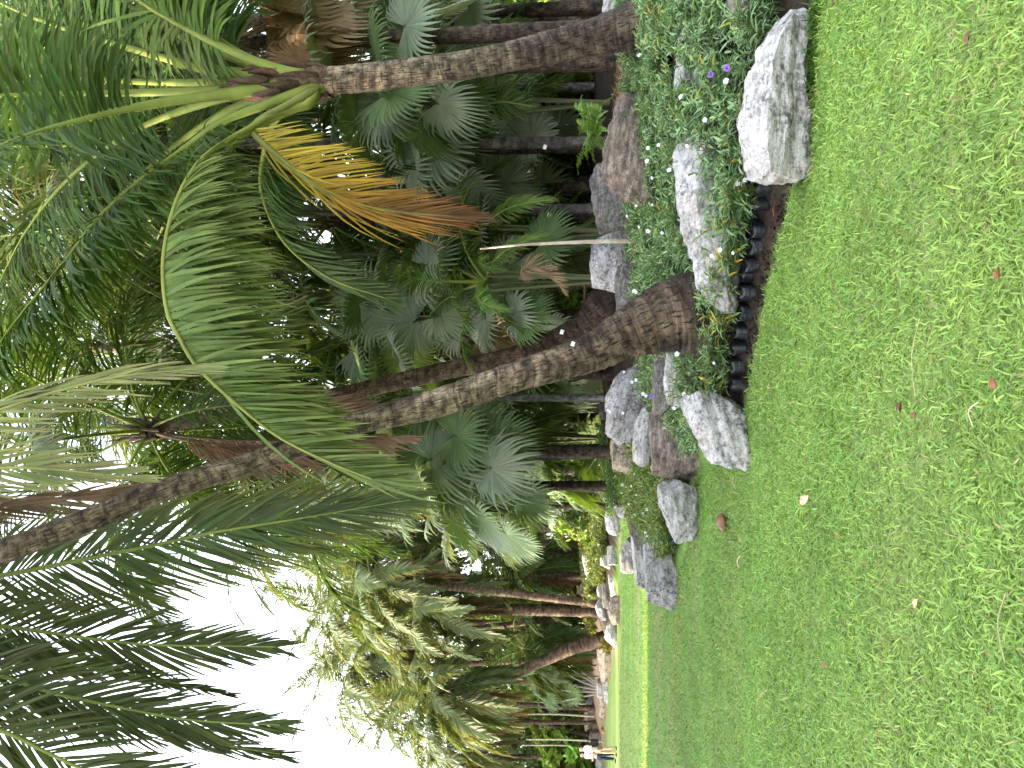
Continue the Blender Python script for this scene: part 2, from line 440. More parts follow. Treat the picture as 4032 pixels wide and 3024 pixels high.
def trunk_curve_mb(mb, pts, rads, ring=.11, ns=22, step=3, rough=.05, tint=None, r=rng, wav=.020, noise_r=.025, moss=0.0):
    L = curve_len(resample(pts, 60)); nrow = max(8, int(L / ring * step))
    c = resample(pts, nrow); n = len(c)
    pl = np.concatenate([[0], np.cumsum(np.linalg.norm(np.diff(resample(pts, len(pts) * 8 if False else 200), axis=0), axis=1))])
    # radii are given at the control points: interpolate on their arc positions
    pp = np.asarray(pts, float); al = np.concatenate([[0], np.cumsum(np.linalg.norm(np.diff(pp, axis=0), axis=1))]); al = al / al[-1] * L
    v = np.linspace(0, L, n)
    rad = np.interp(v, al, rads)
    T = unit(np.gradient(c, axis=0)); ref = np.array([0, 1.0, 0.05])
    S = unit(np.cross(T, ref)); N = np.cross(S, T)
    a = np.linspace(0, 2 * PI, ns, endpoint=False)
    ph = r.uniform(0, 6, 4)
    vv = v[:, None] + wav * np.sin(a[None] + ph[0] + v[:, None] * 1.3) + wav * .7 * np.sin(2 * a[None] + ph[1] + v[:, None] * 4)
    jr = ring * (.45 * np.sin(vv / ring * 1.7 + ph[2]) + .3 * np.sin(vv / ring * .73 + ph[3]))
    saw = ((vv + jr) / ring) % 1.0
    kr = np.floor((vv + jr) / ring).astype(int)
    rj = r.uniform(.4, 1.3, 4000)[kr % 4000]
    prof = 1 + rough * (saw - .5) * rj + noise_r * (np.sin(3 * a[None] + v[:, None] * 5 + ph[3]) * .5 + np.sin(5 * a[None] - v[:, None] * 3) * .3)
    RR = rad[:, None] * prof
    V = c[:, None] + RR[..., None] * (np.cos(a)[None, :, None] * S[:, None] + np.sin(a)[None, :, None] * N[:, None])
    idx = np.arange(n * ns).reshape(n, ns)
    q = np.stack([idx[:-1], np.roll(idx[:-1], -1, 1), np.roll(idx[1:], -1, 1), idx[1:]], -1).reshape(-1, 4)
    dk = np.where(saw < .15, .36, np.where(saw < .28, .78, 1.0)) * np.clip(.9 + .28 * (rj - .85), .55, 1.25)
    dk = 1 - (1 - dk) * np.clip(.75 + .45 * np.sin(2 * a[None] + v[:, None] * 7 + ph[1]) + .3 * np.sin(5 * a[None] - v[:, None] * 11), .35, 1)
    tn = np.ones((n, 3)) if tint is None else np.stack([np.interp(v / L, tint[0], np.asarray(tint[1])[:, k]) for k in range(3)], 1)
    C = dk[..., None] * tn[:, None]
    if moss:
        mo = np.clip(np.cos(a[None] - 2.75 + .5 * np.sin(v[:, None] * 3.1)) * 1.6 - .55 + .35 * np.sin(v[:, None] * 6 + 3 * a[None]), 0, 1) * moss * np.clip(1.15 - v[:, None] / L * .9, 0, 1)
        C = C * (1 - mo[..., None] * np.array([.72, .74, .78]))
    tv = np.stack([np.broadcast_to(a[None] * .16, vv.shape), vv, np.zeros_like(vv)], -1)
    mb.add(V.reshape(-1, 3), q, np.clip(C, 0, 1.5).reshape(-1, 3), tv.reshape(-1, 3))
    return c

def frondlist(n, kinds, r, seed_az=0.0):
    """n fronds spiralling from young (upright) to old (hanging)"""
    out = []
    for i in range(n):
        t = i / max(1, n - 1)
        k = kinds[min(len(kinds) - 1, int(t * len(kinds)))]
        out.append((k, seed_az + i * 2.399 + r.normal(0, .15), r.uniform(.85, 1.12)))
    return out

KINDS_FULL = ['spear', 'up', 'up', 'arch', 'arch', 'spread', 'spread', 'droop', 'hang']
def crown(root, top_local, fl, L=4.2, style='coco', hi=False, r=rng, nvar=3):
    for (k, az, sc) in fl:
        o = link('frond' if k != 'dead' else 'dry_frond', frond_mesh(k, int(r.integers(nvar)), hi, L, style), root, top_local)
        o.rotation_euler = (r.normal(0, .08), 0, az); o.scale = (sc,) * 3
        if k == 'dead': o['label'] = 'dry brown hanging frond'
    return root

def boot(mb, c, rad, h, r, n=14, k=1.0, fl=1.5):
    """fibrous leaf bases wrapped round the top of the stem"""
    for i in range(n):
        az = i * 2.399; z = h * i / n
        p = np.array([[rad * .8 * math.cos(az), rad * .8 * math.sin(az), z - .1], [rad * 1.25 * math.cos(az), rad * 1.25 * math.sin(az), z + .12], [rad * fl * math.cos(az + .1), rad * fl * math.sin(az + .1), z + .34]]) + c
        tube(mb, resample(p, 5), np.array([.07, .08, .06, .04, .015]) * rad / .14 * k, hsvj((1, 1, 1), 1, r, .25)[0], 6, .4)

def palm(label, pts, rads, fl, L=4.2, style='coco', bark=None, group=None, hi=False, r=rng, cat='palm tree', name='coconut_palm', ring=.12, tint=None, ns=14, with_boot=True):
    base = np.array(pts[0], float)
    t = thing(name, label, cat, base, 0, group)
    mb = MB(); trunk_curve_mb(mb, pts, rads, ring, ns, 3 if hi else 2, tint=tint, r=r)
    mb.build('trunk', bark or M_BARK, t, True, base)
    top = np.array(pts[-1], float) - base
    if with_boot:
        mb = MB(); boot(mb, top + np.array([0, 0, -.25]), rads[-1] * 1.1, .5, r)
        mb.build('leaf_sheath', M_FIBRE, t, True)
    crown(t, top, fl, L, style, hi, r)
    return t

def fan_palm(label, base, height, nleaf, r, Rr=.8, Lp=1.3, styles=('green',), rad=.11, group=None, hi=False, lean=(0, 0), dry=0, name='fan_palm', lo=-35, hiang=80):
    base = np.array(base, float)
    t = thing(name, label, 'fan palm', base, 0, group)
    top = np.array([lean[0], lean[1], height])
    mb = MB(); trunk_curve_mb(mb, [np.array([0, 0, -.3]), top * .5 + np.array([lean[0] * .1, 0, 0]), top], [rad * 1.25, rad, rad * .9], .09, 12, 2, r=r, rough=.12)
    mb.build('trunk', M_BARKD, t, True)
    for i in range(nleaf + dry):
        f = i / max(1, nleaf - 1)
        isdry = i >= nleaf
        pitch = int(round((hiang - (hiang - lo) * min(f, 1) ** .9) / 12) * 12) if not isdry else -60
        o = link('fan_leaf' if not isdry else 'dry_fan_leaf', fan_mesh(int(r.integers(2)), pitch, Rr, Lp, 'dry' if isdry else styles[int(r.integers(len(styles)))], hi), t, top + np.array([0, 0, -.25 * f]))
        o.rotation_euler = (r.normal(0, .15), 0, i * 2.399 + r.normal(0, .2)); s = r.uniform(.82, 1.12); o.scale = (s, s, s)
        if isdry: o['label'] = 'dry tan hanging fan leaf'
    return t

# ------------------------------------------------------------------ rocks
def wavenoise(p, freq, n, r, ridged=False):
    out = np.zeros(len(p))
    for i in range(n):
        k = r.normal(0, 1, 3); k = k / np.linalg.norm(k) * freq * r.uniform(.7, 1.4)
        w_ = np.sin(p @ k + r.uniform(0, 6.28))
        out += (1 - 2 * np.abs(w_)) if ridged else w_
    return out / math.sqrt(n)

_CS = {}
def cubesphere(n):
    if n in _CS: return _CS[n]
    u = np.linspace(-1, 1, n + 1); V = []; Q = []
    key = {}
    def vid(p):
        k = tuple(np.round(p, 5))
        if k not in key: key[k] = len(V); V.append(p)
        return key[k]
    for ax in range(3):
        for s in (-1, 1):
            g = [[None] * (n + 1) for _ in range(n + 1)]
            for i in range(n + 1):
                for j in range(n + 1):
                    p = [0, 0, 0]; p[ax] = s; p[(ax + 1) % 3] = u[i] * s; p[(ax + 2) % 3] = u[j]
                    g[i][j] = vid(p)
            for i in range(n):
                for j in range(n): Q.append([g[i][j], g[i + 1][j], g[i + 1][j + 1], g[i][j + 1]])
    _CS[n] = (np.array(V, float), np.array(Q)); return _CS[n]

ROCKS = []
def rock_mb(size, seed, n=18, boxy=.55, cuts=7, rough=.05, taper=(0, 0), shear=0.0, ledge=0.0, fall=(0, 0)):
    r = np.random.default_rng(seed)
    V, Q = cubesphere(n)
    sp = unit(V); v = sp * (1 - boxy) + V * boxy * .86
    v = v * (1 + .10 * wavenoise(sp, 2.2, 5, r)[:, None])
    for i in range(cuts):
        k = unit(r.normal(0, 1, 3) * np.array([1, 1, .9])); dd = r.uniform(.66, .92)
        e = v @ k - dd
        v = v - np.maximum(e, 0)[:, None] * k * .88
    # tapered / sheared outline
    v[:, 2] *= 1 + taper[0] * v[:, 0]; v[:, 1] *= 1 + taper[1] * v[:, 0]
    v[:, 1] += shear * v[:, 2]
    v[:, 2] -= np.where(v[:, 2] > -.3, 1, 0) * (fall[0] * np.clip(-v[:, 0] - .35, 0, 1) ** 1.3 + fall[1] * np.clip(v[:, 0] - .25, 0, 1) ** 1.3)
    if ledge:
        m_ = np.clip((-v[:, 1] - .55) * 5, 0, 1) * np.clip((.25 - v[:, 2]) * 4, 0, 1); v[:, 1] += m_ * ledge
    v = v * np.asarray(size, float) / 2
    sc = min(size)
    nd = unit(v * np.array([1, 1, 1.3]))
    lay = np.sin(v[:, 2] / sc * 17 + 2.2 * wavenoise(v / sc, 2.5, 4, r))
    dsp = rough * sc * (.55 * wavenoise(v / sc, 5, 6, r) + .40 * wavenoise(v / sc, 11, 6, r, True) * .6 + .25 * wavenoise(v / sc, 24, 6, r) + .22 * lay + .14 * wavenoise(v / sc, 48, 6, r))
    v = v + nd * dsp[:, None]
    mb = MB(); mb.add(v, Q, (1, 1, 1))
    return mb

def rock(label, U0, U1, Vt, Vb, d, m_, seed, depth=.65, yaw=0, boxy=.55, n=16, cuts=7, rough=.05, tilt=(0, 0), taper=(0, 0), shear=0.0, hk=.95, group=None, sub=.22, name='rock', ledge=0.0, fall=(0, 0)):
    if d > 12.8:                                   # stand the far rocks exactly on the terrain
        for dd in np.arange(12, 60, .1):
            q = at((U0 + U1) / 2, Vb - 1.0, dd)
            if q[2] < gz(q[0], dd): d = dd; break
    w = (U1 - U0) * d / F; h = (Vb - Vt) * d / F * hk
    b = at((U0 + U1) / 2, Vb, d)
    hh = h * (1 + sub)
    mb = rock_mb((w * 1.06, w * depth, hh * 1.06), seed, n, boxy, cuts, rough, taper, shear, ledge, fall)
    o = link(name, mb.mesh(name, m_, True), None, (b[0], d + w * depth * .42, b[2] + h - hh / 2))
    o.rotation_euler = (R(tilt[0]), R(tilt[1]), R(yaw))
    try: o.data.set_sharp_from_angle(angle=R(38))
    except Exception: pass
    ROCKS.append((b[0], d + w * depth * .42, w / 2, w * depth / 2))
    return tag(o, label, 'rock', group or 'rocks edging the flower beds')

# ------------------------------------------------------------------ small leafy plants
def lance(mb, P0, D0, L, w, droop, col, r, nseg=4, nrm=None, fold=.25):
    n = len(P0); d = unit(D0); P = [P0]; D = [d]
    g = (droop * (1 + r.normal(0, .3, n)))[:, None]
    for k in range(nseg):
        d = unit(d + g * (k + .5) / nseg * np.array([0, 0, -1.0])); P.append(P[-1] + d * (L / nseg)[:, None]); D.append(d)
    P = np.stack(P, 1); D = np.stack(D, 1)
    up = np.array([0, 0, 1.0]) + r.normal(0, .25, (n, 1, 3))
    W = unit(np.cross(D, up))
    wp = np.interp(np.linspace(0, 1, nseg + 1), [0, .3, .6, 1], [.25, 1, .8, .05])
    Ws = W * (w / 2)[:, None, None] * wp[None, :, None]
    strips(mb, P, Ws, col, np.cross(W, D) * -(fold * w / 2)[:, None, None] * wp[None, :, None] if fold else None)

def leafy(mb, centres, hts, r, pairs=6, stems=6, L=.10, w=.017, col=(.055, .115, .050), yellow=.03, spreadk=.55, stemcol=(.06, .10, .03), nseg=4, fold=.25):
    centres = np.asarray(centres, float); n = len(centres)
    S = n * stems
    c = np.repeat(centres, stems, 0); h = np.repeat(np.asarray(hts, float), stems) * r.uniform(.65, 1.1, S)
    az = r.uniform(0, 2 * PI, S); ln = r.uniform(.15, 1, S) * spreadk
    top = c + np.stack([np.cos(az) * ln * h, np.sin(az) * ln * h, h], 1)
    mid = (c + top) / 2 + np.stack([-np.cos(az) * .04 * h, -np.sin(az) * .04 * h, .05 * h], 1)
    P = np.stack([c, mid, top], 1)
    W = np.zeros_like(P); W[..., 0] = .0028; W[..., 1] = .0012
    strips(mb, P, W, np.tile(np.asarray(stemcol), (S, 1)))
    tpl = r.uniform(.25, 1.0, (S, pairs)); tpl[:, -1] = 1.0; tpl[:, -2] = .93
    base = c[:, None] + (top - c)[:, None] * tpl[..., None]
    a0 = r.uniform(0, 2 * PI, (S, pairs))
    P0 = []; D0 = []; LL = []
    for s in (0, PI):
        a = a0 + s
        el = np.where(tpl > .9, r.uniform(.3, 1.1, tpl.shape), r.uniform(-.1, .7, tpl.shape))
        D0.append(np.stack([np.cos(a) * np.cos(el), np.sin(a) * np.cos(el), np.sin(el)], -1).reshape(-1, 3)); P0.append(base.reshape(-1, 3))
        LL.append((L * r.uniform(.6, 1.2, tpl.shape) * np.where(tpl > .9, .8, 1)).ravel())
    P0 = np.concatenate(P0); D0 = np.concatenate(D0); LL = np.concatenate(LL)
    C = hsvj(col, len(P0), r, .2, .08)
    k = r.random(len(P0)) < yellow
    C[k] = hsvj((.38, .28, .035), int(k.sum()), r, .2, .1)
    lance(mb, P0, D0, LL, w * LL / L, .45, C, r, nseg, fold=fold)

def flower_mesh(name, colr, r=.024):
    mb = MB()
    for i in range(5):
        a = i * 2 * PI / 5; N_ = 5
        rr = np.array([.004, .010, .018, .024, .026]) / .026 * r * 1.05; wd = np.array([.002, .006, .0105, .0085, .002]) / .024 * r
        zz = np.array([-.012, .002, .006, .004, -.001]) / .024 * r
        P = np.stack([np.cos(a) * rr, np.sin(a) * rr, zz], 1)[None]
        W = (np.array([-math.sin(a), math.cos(a), 0])[None] * wd[:, None])[None]
        cc = np.repeat(np.asarray(colr, float)[None, None], N_, 1) * np.array([.45, .8, 1, 1, 1])[None, :, None] if colr[0] < .5 else np.repeat(np.asarray(colr, float)[None, None], N_, 1)
        strips(mb, P, W, cc, np.zeros((1, N_, 3)) + np.array([0, 0, .0015]))
    tube(mb, np.array([[0, 0, -.035], [0, 0, -.018], [0, 0, -.008 * r / .024]]), [.0025, .004, .006], np.asarray(colr) * .8, 6)
    return mb.mesh(name, M_PETAL)
# ------------------------------------------------------------------ ground
def axis(lims):
    out = [lims[0][0]]
    for a, b, st in lims:
        k = max(1, int(round((b - a) / st))); out += list(a + (b - a) * (np.arange(k) + 1) / k)
    return np.array(out)
gx = axis([(-400, -100, 60), (-100, -40, 10), (-40, -14, 1.5), (-14, -6, .4), (-6, 6, .12), (6, 14, .5), (14, 40, 2), (40, 100, 10), (100, 400, 60)])
gy = axis([(-60, -10, 10), (-10, 1, 1), (1, 14, .12), (14, 38, .45), (38, 60, 2), (60, 120, 10), (120, 700, 80)])
GX, GY = np.meshgrid(gx, gy)
GS = sdist(GX, GY)
GZ = hgt(GX, GY)
soil = np.clip((GS + np.where(GY < 7.9, .10, -.10)) / .12, 0, 1)
earth = np.clip((GS + .8) / .8, 0, 1) * np.clip((-GX - 10.5) / 1.5, 0, 1) * np.clip(1 - (GS - 7) / 4, 0, 1)
soil = soil * np.clip(1 - (GS - 9) / 5, 0, 1)            # the mound behind is turf again
near_r = np.random.default_rng(3)
mb = MB(); n1, n2 = GX.shape
idx = np.arange(n1 * n2).reshape(n1, n2)
q = np.stack([idx[:-1, :-1], idx[:-1, 1:], idx[1:, 1:], idx[1:, :-1]], -1).reshape(-1, 4)
rough_ = .012 * near_r.standard_normal(GX.shape) * soil * (np.abs(GX) < 8) * (GY < 16)
mb.add(np.stack([GX, GY, GZ + rough_], -1).reshape(-1, 3), q, np.stack([soil, earth, soil * 0], -1).reshape(-1, 3))
mg, nt, N, L = mat('lawn_and_soil')
at_ = node(nt, 'ShaderNodeAttribute', attribute_name='Col'); tc = node(nt, 'ShaderNodeTexCoord'); ob = tc.outputs['Object']
sep = node(nt, 'ShaderNodeSeparateColor'); L.new(at_.outputs['Color'], sep.inputs[0])
g1 = noise(nt, mapping(nt, ob, (1, 1, 1)), 14, 5, .7); g2 = noise(nt, mapping(nt, ob, (.22, .9, 1)), .5, 5, .6); g3 = noise(nt, ob, 2.6, 4, .6)
gc = ramp(nt, g1, [(.30, (.12, .215, .042)), (.52, (.165, .285, .06)), (.72, (.22, .34, .08))])
gc = mixc(nt, ramp(nt, g2, [(.46, (0, 0, 0)), (.66, (.75,) * 3)]), gc, (.33, .28, .155))
gc = mixc(nt, 1, gc, ramp(nt, g3, [(.3, (.75,) * 3), (.7, (1.15,) * 3)]), 'MULTIPLY')
s1 = noise(nt, ob, 30, 5, .7); s2 = noise(nt, ob, 3, 3)
sc_ = ramp(nt, s1, [(.3, (.014, .010, .008)), (.6, (.045, .032, .024)), (.8, (.09, .065, .045))])
c = mixc(nt, sep.outputs[0], gc, sc_)
c = mixc(nt, sep.outputs[1], c, ramp(nt, g1, [(.3, (.16, .115, .075)), (.6, (.30, .225, .155)), (.8, (.22, .21, .10))]))
p = node(nt, 'ShaderNodeBsdfPrincipled'); p.inputs['Roughness'].default_value = .95; p.inputs['Specular IOR Level'].default_value = .1
L.new(c, p.inputs['Base Color']); L.new(bump(nt, g1, .8, .05), p.inputs['Normal'])
o = node(nt, 'ShaderNodeOutputMaterial'); L.new(p.outputs[0], o.inputs[0])
tag(mb.build('ground', mg, None, True), 'lawn running up into the dark soil of the planted mound', 'ground', kind='structure')

# ------------------------------------------------------------------ lawn blades
def grass():
    r = np.random.default_rng(5); xs = []; ys = []
    for (y0, y1, dens) in [(1.9, 3.2, 7000), (3.2, 4.6, 6000), (4.6, 6.5, 4400), (6.5, 9, 2700), (9, 13, 1300), (13, 19, 500), (19, 30, 140)]:
        xm0, xm1 = -.56 * y1 - 2.4, .56 * y1 + 1.6
        xm1 = min(xm1, 5.0)
        k = int((xm1 - xm0) * (y1 - y0) * dens)
        x = r.uniform(xm0, xm1, k); y = r.uniform(y0, y1, k)
        s = sdist(x, y); edge = .035 * np.sin(x * 19) + .03 * np.sin(x * 41 + y * 13)
        ok = (s < -.05 + edge) & (x > -.56 * y - 2.4) & (x < .56 * y + 1.6)
        xs.append(x[ok]); ys.append(y[ok])
    x = np.concatenate(xs); y = np.concatenate(ys); n = len(x)
    patch = .5 + .5 * np.sin(x * 1.9 + 1.3 * np.sin(y * 1.1)) * np.sin(y * 2.3 + 1.1 * np.sin(x * 1.7))
    fine = .5 + .5 * np.sin(x * 7.3 + 2 * np.sin(y * 5.1)) * np.sin(y * 8.1 + 2 * np.sin(x * 6.2))
    scl = np.clip(.80 + y * .052, .9, 2.6)
    Lb = r.uniform(.028, .060, n) * (.85 + .35 * patch) * np.clip(scl, .9, 1.9)
    w = r.uniform(.0046, .0098, n) * scl
    az = r.uniform(0, 2 * PI, n) * .75 + r.normal(1.9, .9, n) * .25; el = np.radians(r.uniform(8, 66, n))
    d = np.stack([np.cos(az) * np.cos(el), np.sin(az) * np.cos(el), np.sin(el)], 1)
    P0 = np.stack([x, y, hgt(x, y) + r.uniform(-.004, .022, n)], 1)
    P = [P0]; dd = d
    for k in range(2):
        dd = unit(dd + np.array([0, 0, -1.0]) * r.uniform(.1, .75, (n, 1))); P.append(P[-1] + dd * (Lb / 2)[:, None])
    P = np.stack(P, 1)
    W = unit(np.cross(d, np.array([0, 0, 1.0]) + r.normal(0, .35, (n, 3))))[:, None] * (w / 2)[:, None, None] * np.array([.7, 1, .12])[None, :, None]
    yl = np.clip(.62 - .06 * (y - 3.0) + .30 * (fine - .5) + r.normal(0, .22, n), 0, 1)[:, None]
    c = np.array([.140, .285, .066]) * (1 - yl) + np.array([.315, .440, .105]) * yl
    c = c * (1 + .20 * r.standard_normal((n, 1)))
    tanp = np.clip(np.sin(y * 1.15 + .9 * np.sin(x * .35 + 1) + .5) * 1.6 - .75, 0, 1) * np.clip((y - 8.5) / 3, 0, 1) * np.clip((-x - 1.5) / 2, 0, 1)
    tk_ = r.random(n) < .5 * tanp; c[tk_] = hsvj((.36, .32, .15), int(tk_.sum()), r, .2, .08)
    dry = r.random(n) < (.022 + .04 * patch * (fine > .7)); c[dry] = hsvj((.36, .29, .15), int(dry.sum()), r, .25, .08)
    mb = MB(); strips(mb, P, W, np.clip(c, .01, .8))
    tag(mb.build('grass', M_GRASS), 'bright green broad-bladed lawn grass in the foreground', 'grass', kind='stuff')
grass()

# ------------------------------------------------------------------ rocks
rock('large pale flat-topped rock at the lawn edge below two violet flowers', 588, 772, 752, 806, 5.05, M_RLIGHT, 3, .40, -4, .74, 50, 7, .065, (20, 3), (0, 0), .0, .95, ledge=.1, fall=(.55, 1.0))
rock('low brown-streaked pale slab behind the violet flowers', 680, 790, 676, 722, 6.9, M_RLIGHT, 5, .5, 0, .6, 24, tilt=(10, 2))
rock('small brown rock behind the big pale slab, cut by the frame', 752, 800, 727, 765, 5.75, M_RBROWN, 6, .8)
rock('long pale slab slanting beside the swollen trunk base', 460, 650, 689, 733, 6.55, M_RLIGHT, 8, .36, 6, .6, 44, 7, .07, (16, -6), (.25, .2), 0, 1.1)
rock('big brown boulder with a pale top below the fern', 570, 686, 598, 672, 8.6, M_RBROWN, 10, .6, 6, .52, 34, 7, .06, (8, 7), (-.25, 0))
rock('dark lichen-covered boulder leaning behind the brown boulder', 530, 618, 588, 642, 10.2, M_RDARK, 12, .6, -10, .5, 26, 7, .06, (5, 4))
rock('squarish grey rock behind the pale dry stalk', 475, 542, 588, 636, 10.8, M_RGREY, 13, .7, 5, .7, 22, 6)
rock('low black rock with white specks below the squarish grey rock', 452, 512, 614, 640, 10.2, M_RDARK, 14, .6, 0, .5, 20)
rock('pale pointed rock resting on the lawn left of the nursery bags', 286, 384, 694, 745, 7.05, M_RLIGHT, 23, .5, 24, .50, 40, 8, .065, (8, -9), (.38, .1))
rock('brown cube-like rock with a black stained face', 284, 360, 652, 697, 10.0, M_RBROWN, 17, .75, 14, .85, 34, 5, .05, (4, 0))
rock('rounded white-grey rock standing on the lawn left of the brown cube', 221, 290, 660, 698, 9.9, M_RLIGHT, 18, .7, -12, .42, 34, 6, .05, (6, -8), (.3, .1))
rock('dark thin slab edge just left of the swollen trunk', 352, 414, 653, 672, 8.7, M_RDARK, 19, .6, 0, .75, 22, 5, tilt=(0, -2))
rock('pale block under the dark thin slab', 356, 420, 665, 690, 8.45, M_RLIGHT, 20, .6, 0, .7, 20, 5)
rock('long grey rock sloping down to the left behind the bedding plants', 318, 404, 603, 648, 11.6, M_RGREY, 21, .5, 8, .55, 28, 7, .07, (6, 17), (.3, 0))
rock('small pinkish rock behind the brown cube', 296, 360, 633, 650, 10.9, M_RLIGHT, 22, .6, 0, .5, 20, tilt=(0, 4))
rock('pale tan block between the long grey rock and the plants', 292, 344, 612, 637, 12.8, M_RTAN, 123, .7, 8, .75, 22, 5, tilt=(0, 6))
rock('dark angular block at the far edge of the planting', 345, 378, 598, 616, 14, M_RDARK, 24, .8, 0, .7)
rock('small grey block on the far grass behind the tan block', 265, 291, 600, 611, 17, M_RGREY, 25, .8, 0, .7)
rock('long low grey slab behind the yellowish bedding plants', 247, 289, 612, 627, 15, M_RGREY, 26, .6, 0, .7)
rock('dark log-shaped rock behind the yellowish bedding plants', 272, 297, 621, 632, 13.2, M_RDARK, 27, .6, 0, .5)
rock('brown striped stone beside the dark log-shaped rock', 254, 275, 625, 634, 12.9, M_RBROWN, 28, .6, 0, .5)
rock('rounded grey boulder beside the strip of far lawn', 231, 267, 604, 618, 18, M_RGREY, 29, .6, 0, .5)
rock('wide grey and brown boulder on top of the mound', 225, 273, 575, 592, 24, M_RBROWN, 30, .6, 0, .6, tilt=(0, -5))
rock('thin pale slab in the shrubby far bed', 245, 277, 590, 600, 21, M_RLIGHT, 31, .6, 0, .5)
rock('pale boulder on the crest half hidden by shrubs', 184, 216, 582, 597, 25, M_RLIGHT, 32, .6, 0, .5, tilt=(0, -8))
rock('pale flat rock under the flowering shrubs', 198, 224, 599, 609, 24, M_RLIGHT, 33, .6, 0, .5)
rock('white angular rock on the far lawn edge below the shrubs', 200, 224, 606, 619, 29, M_RLIGHT, 34, .8, 15, .75)
rock('pale squared rock with the far lawn directly behind it', 193, 231, 620, 638, 19.5, M_RLIGHT, 35, .6, 0, .7, 20)
rock('long whitish rock behind the grey-sided block on the lawn', 172, 232, 632, 653, 15.5, M_RLIGHT, 36, .5, 4, .65, 24, 6, .05, (0, -3))
rock('grey-sided block with a pale top at the left tip of the near bed', 156, 224, 644, 676, 12.2, M_RGREY, 37, .6, 18, .85, 30, 5, .05, (0, 0))
rock('white boat-shaped rock on the far lawn edge', 166, 199, 608, 617, 32.5, M_RLIGHT, 38, .5, 0, .4)
rock('mottled grey rock behind the boat-shaped white rock', 153, 188, 601, 611, 34, M_RDARK, 39, .6, 0, .5)
rock('small pale rock at the foot of the flowering shrubs', 167, 186, 596, 603, 35, M_RLIGHT, 40, .6)
rock('slanting grey rock left of the mottled rock', 145, 168, 595, 607, 35, M_RGREY, 41, .6, 0, .5, tilt=(0, -18))
rock('smooth tan rock sloping onto the far lawn', 139, 169, 608, 621, 31, M_RTAN, 42, .7, 0, .35, tilt=(0, 6))
rock('grey-white squared rock with a tan flank on the far lawn', 120, 146, 605, 618, 31.5, M_RLIGHT, 43, .7, 0, .65)
rock('long tan pointed rock left of the leaning palm', 84, 132, 597, 613, 34, M_RTAN, 44, .4, 0, .3, taper=(.55, .3), tilt=(0, 8))
rock('flat grey kerb-like rock on the far lawn edge', 61, 87, 603, 611, 35.5, M_RGREY, 45, .6, 0, .8)
rock('pale rounded rock above the flat grey rock', 68, 88, 596, 605, 38, M_RLIGHT, 46, .6, 0, .4)
rock('tan brown block on the bare earth right of the two people', 48, 71, 598, 608, 39, M_RTAN, 47, .6, 0, .75)
rock('brown-grey block just right of the woman with the bag', 21, 37, 588, 601, 44, M_RBROWN, 48, .7, 0, .75)
rock('dark grey rock on the mound behind the leaning palm', 86, 99, 579, 588, 44, M_RGREY, 49, .7, 0, .6)
rock('pale rounded rock on the mound beside the leaning palm', 111, 122, 577, 588, 43, M_RLIGHT, 50, .7, 0, .4)
rock('grey rock on the mound below the slender straight palm', 55, 67, 585, 594, 46, M_RGREY, 51, .7, 0, .5)
rock('pale rock at the left edge behind the two people', -6, 11, 595, 605, 42, M_RLIGHT, 52, .7, 0, .5)
rock('brown weathered rock at the left edge under a pale one', -6, 10, 588, 597, 45, M_RBROWN, 53, .7, 0, .6)
rock('light grey upright rock behind the two people', 2, 12, 582, 591, 47, M_RGREY, 54, .7, 0, .6)
rock('flat brown rock on the shrub mound crest', 172, 194, 576, 584, 39, M_RBROWN, 55, .6, 0, .6)
rock('long grey rock on the crest under yellow shrubs', 162, 185, 581, 589, 37, M_RGREY, 56, .6, 0, .5, tilt=(0, -10))
rock('grey block on the crest right of the straight far palm', 150, 162, 575, 584, 41, M_RGREY, 57, .6, 0, .7)
rock('grey rock behind the right-hand ringed trunk', 752, 800, 602, 640, 10.6, M_RGREY, 58, .7, 0, .6)

# ------------------------------------------------------------------ bedding plants
def place(poly_uv, n, r, zoff=0.0, mind=0.0):
    """random ground points inside a world polygon given as (x, y) list, keeping clear of the rocks"""
    P = np.asarray(poly_uv, float); lo, hi = P.min(0), P.max(0); out = []
    tries = 0
    while len(out) < n and tries < n * 60:
        tries += 1
        x, y = r.uniform(lo[0], hi[0]), r.uniform(lo[1], hi[1])
        ins = False
        for i in range(len(P)):
            a, b = P[i], P[(i + 1) % len(P)]
            if (a[1] > y) != (b[1] > y) and x < (b[0] - a[0]) * (y - a[1]) / (b[1] - a[1]) + a[0]: ins = not ins
        if not ins: continue
        if any(((x - q[0]) / (q[2] * .82 + .02)) ** 2 + ((y - q[1]) / (q[3] * .82 + .02)) ** 2 < 1 for q in ROCKS): continue
        if any(math.hypot(x - a, y - b) < c_ for a, b, c_ in TRUNKS): continue
        if mind and any(math.hypot(x - a, y - b) < mind for a, b in out[-60:]): continue
        out.append((x, y))
    o = np.array(out); s = sdist(o[:, 0], o[:, 1])
    o = o[s > .12]
    return np.stack([o[:, 0], o[:, 1], hgt(o[:, 0], o[:, 1]) + zoff], 1)

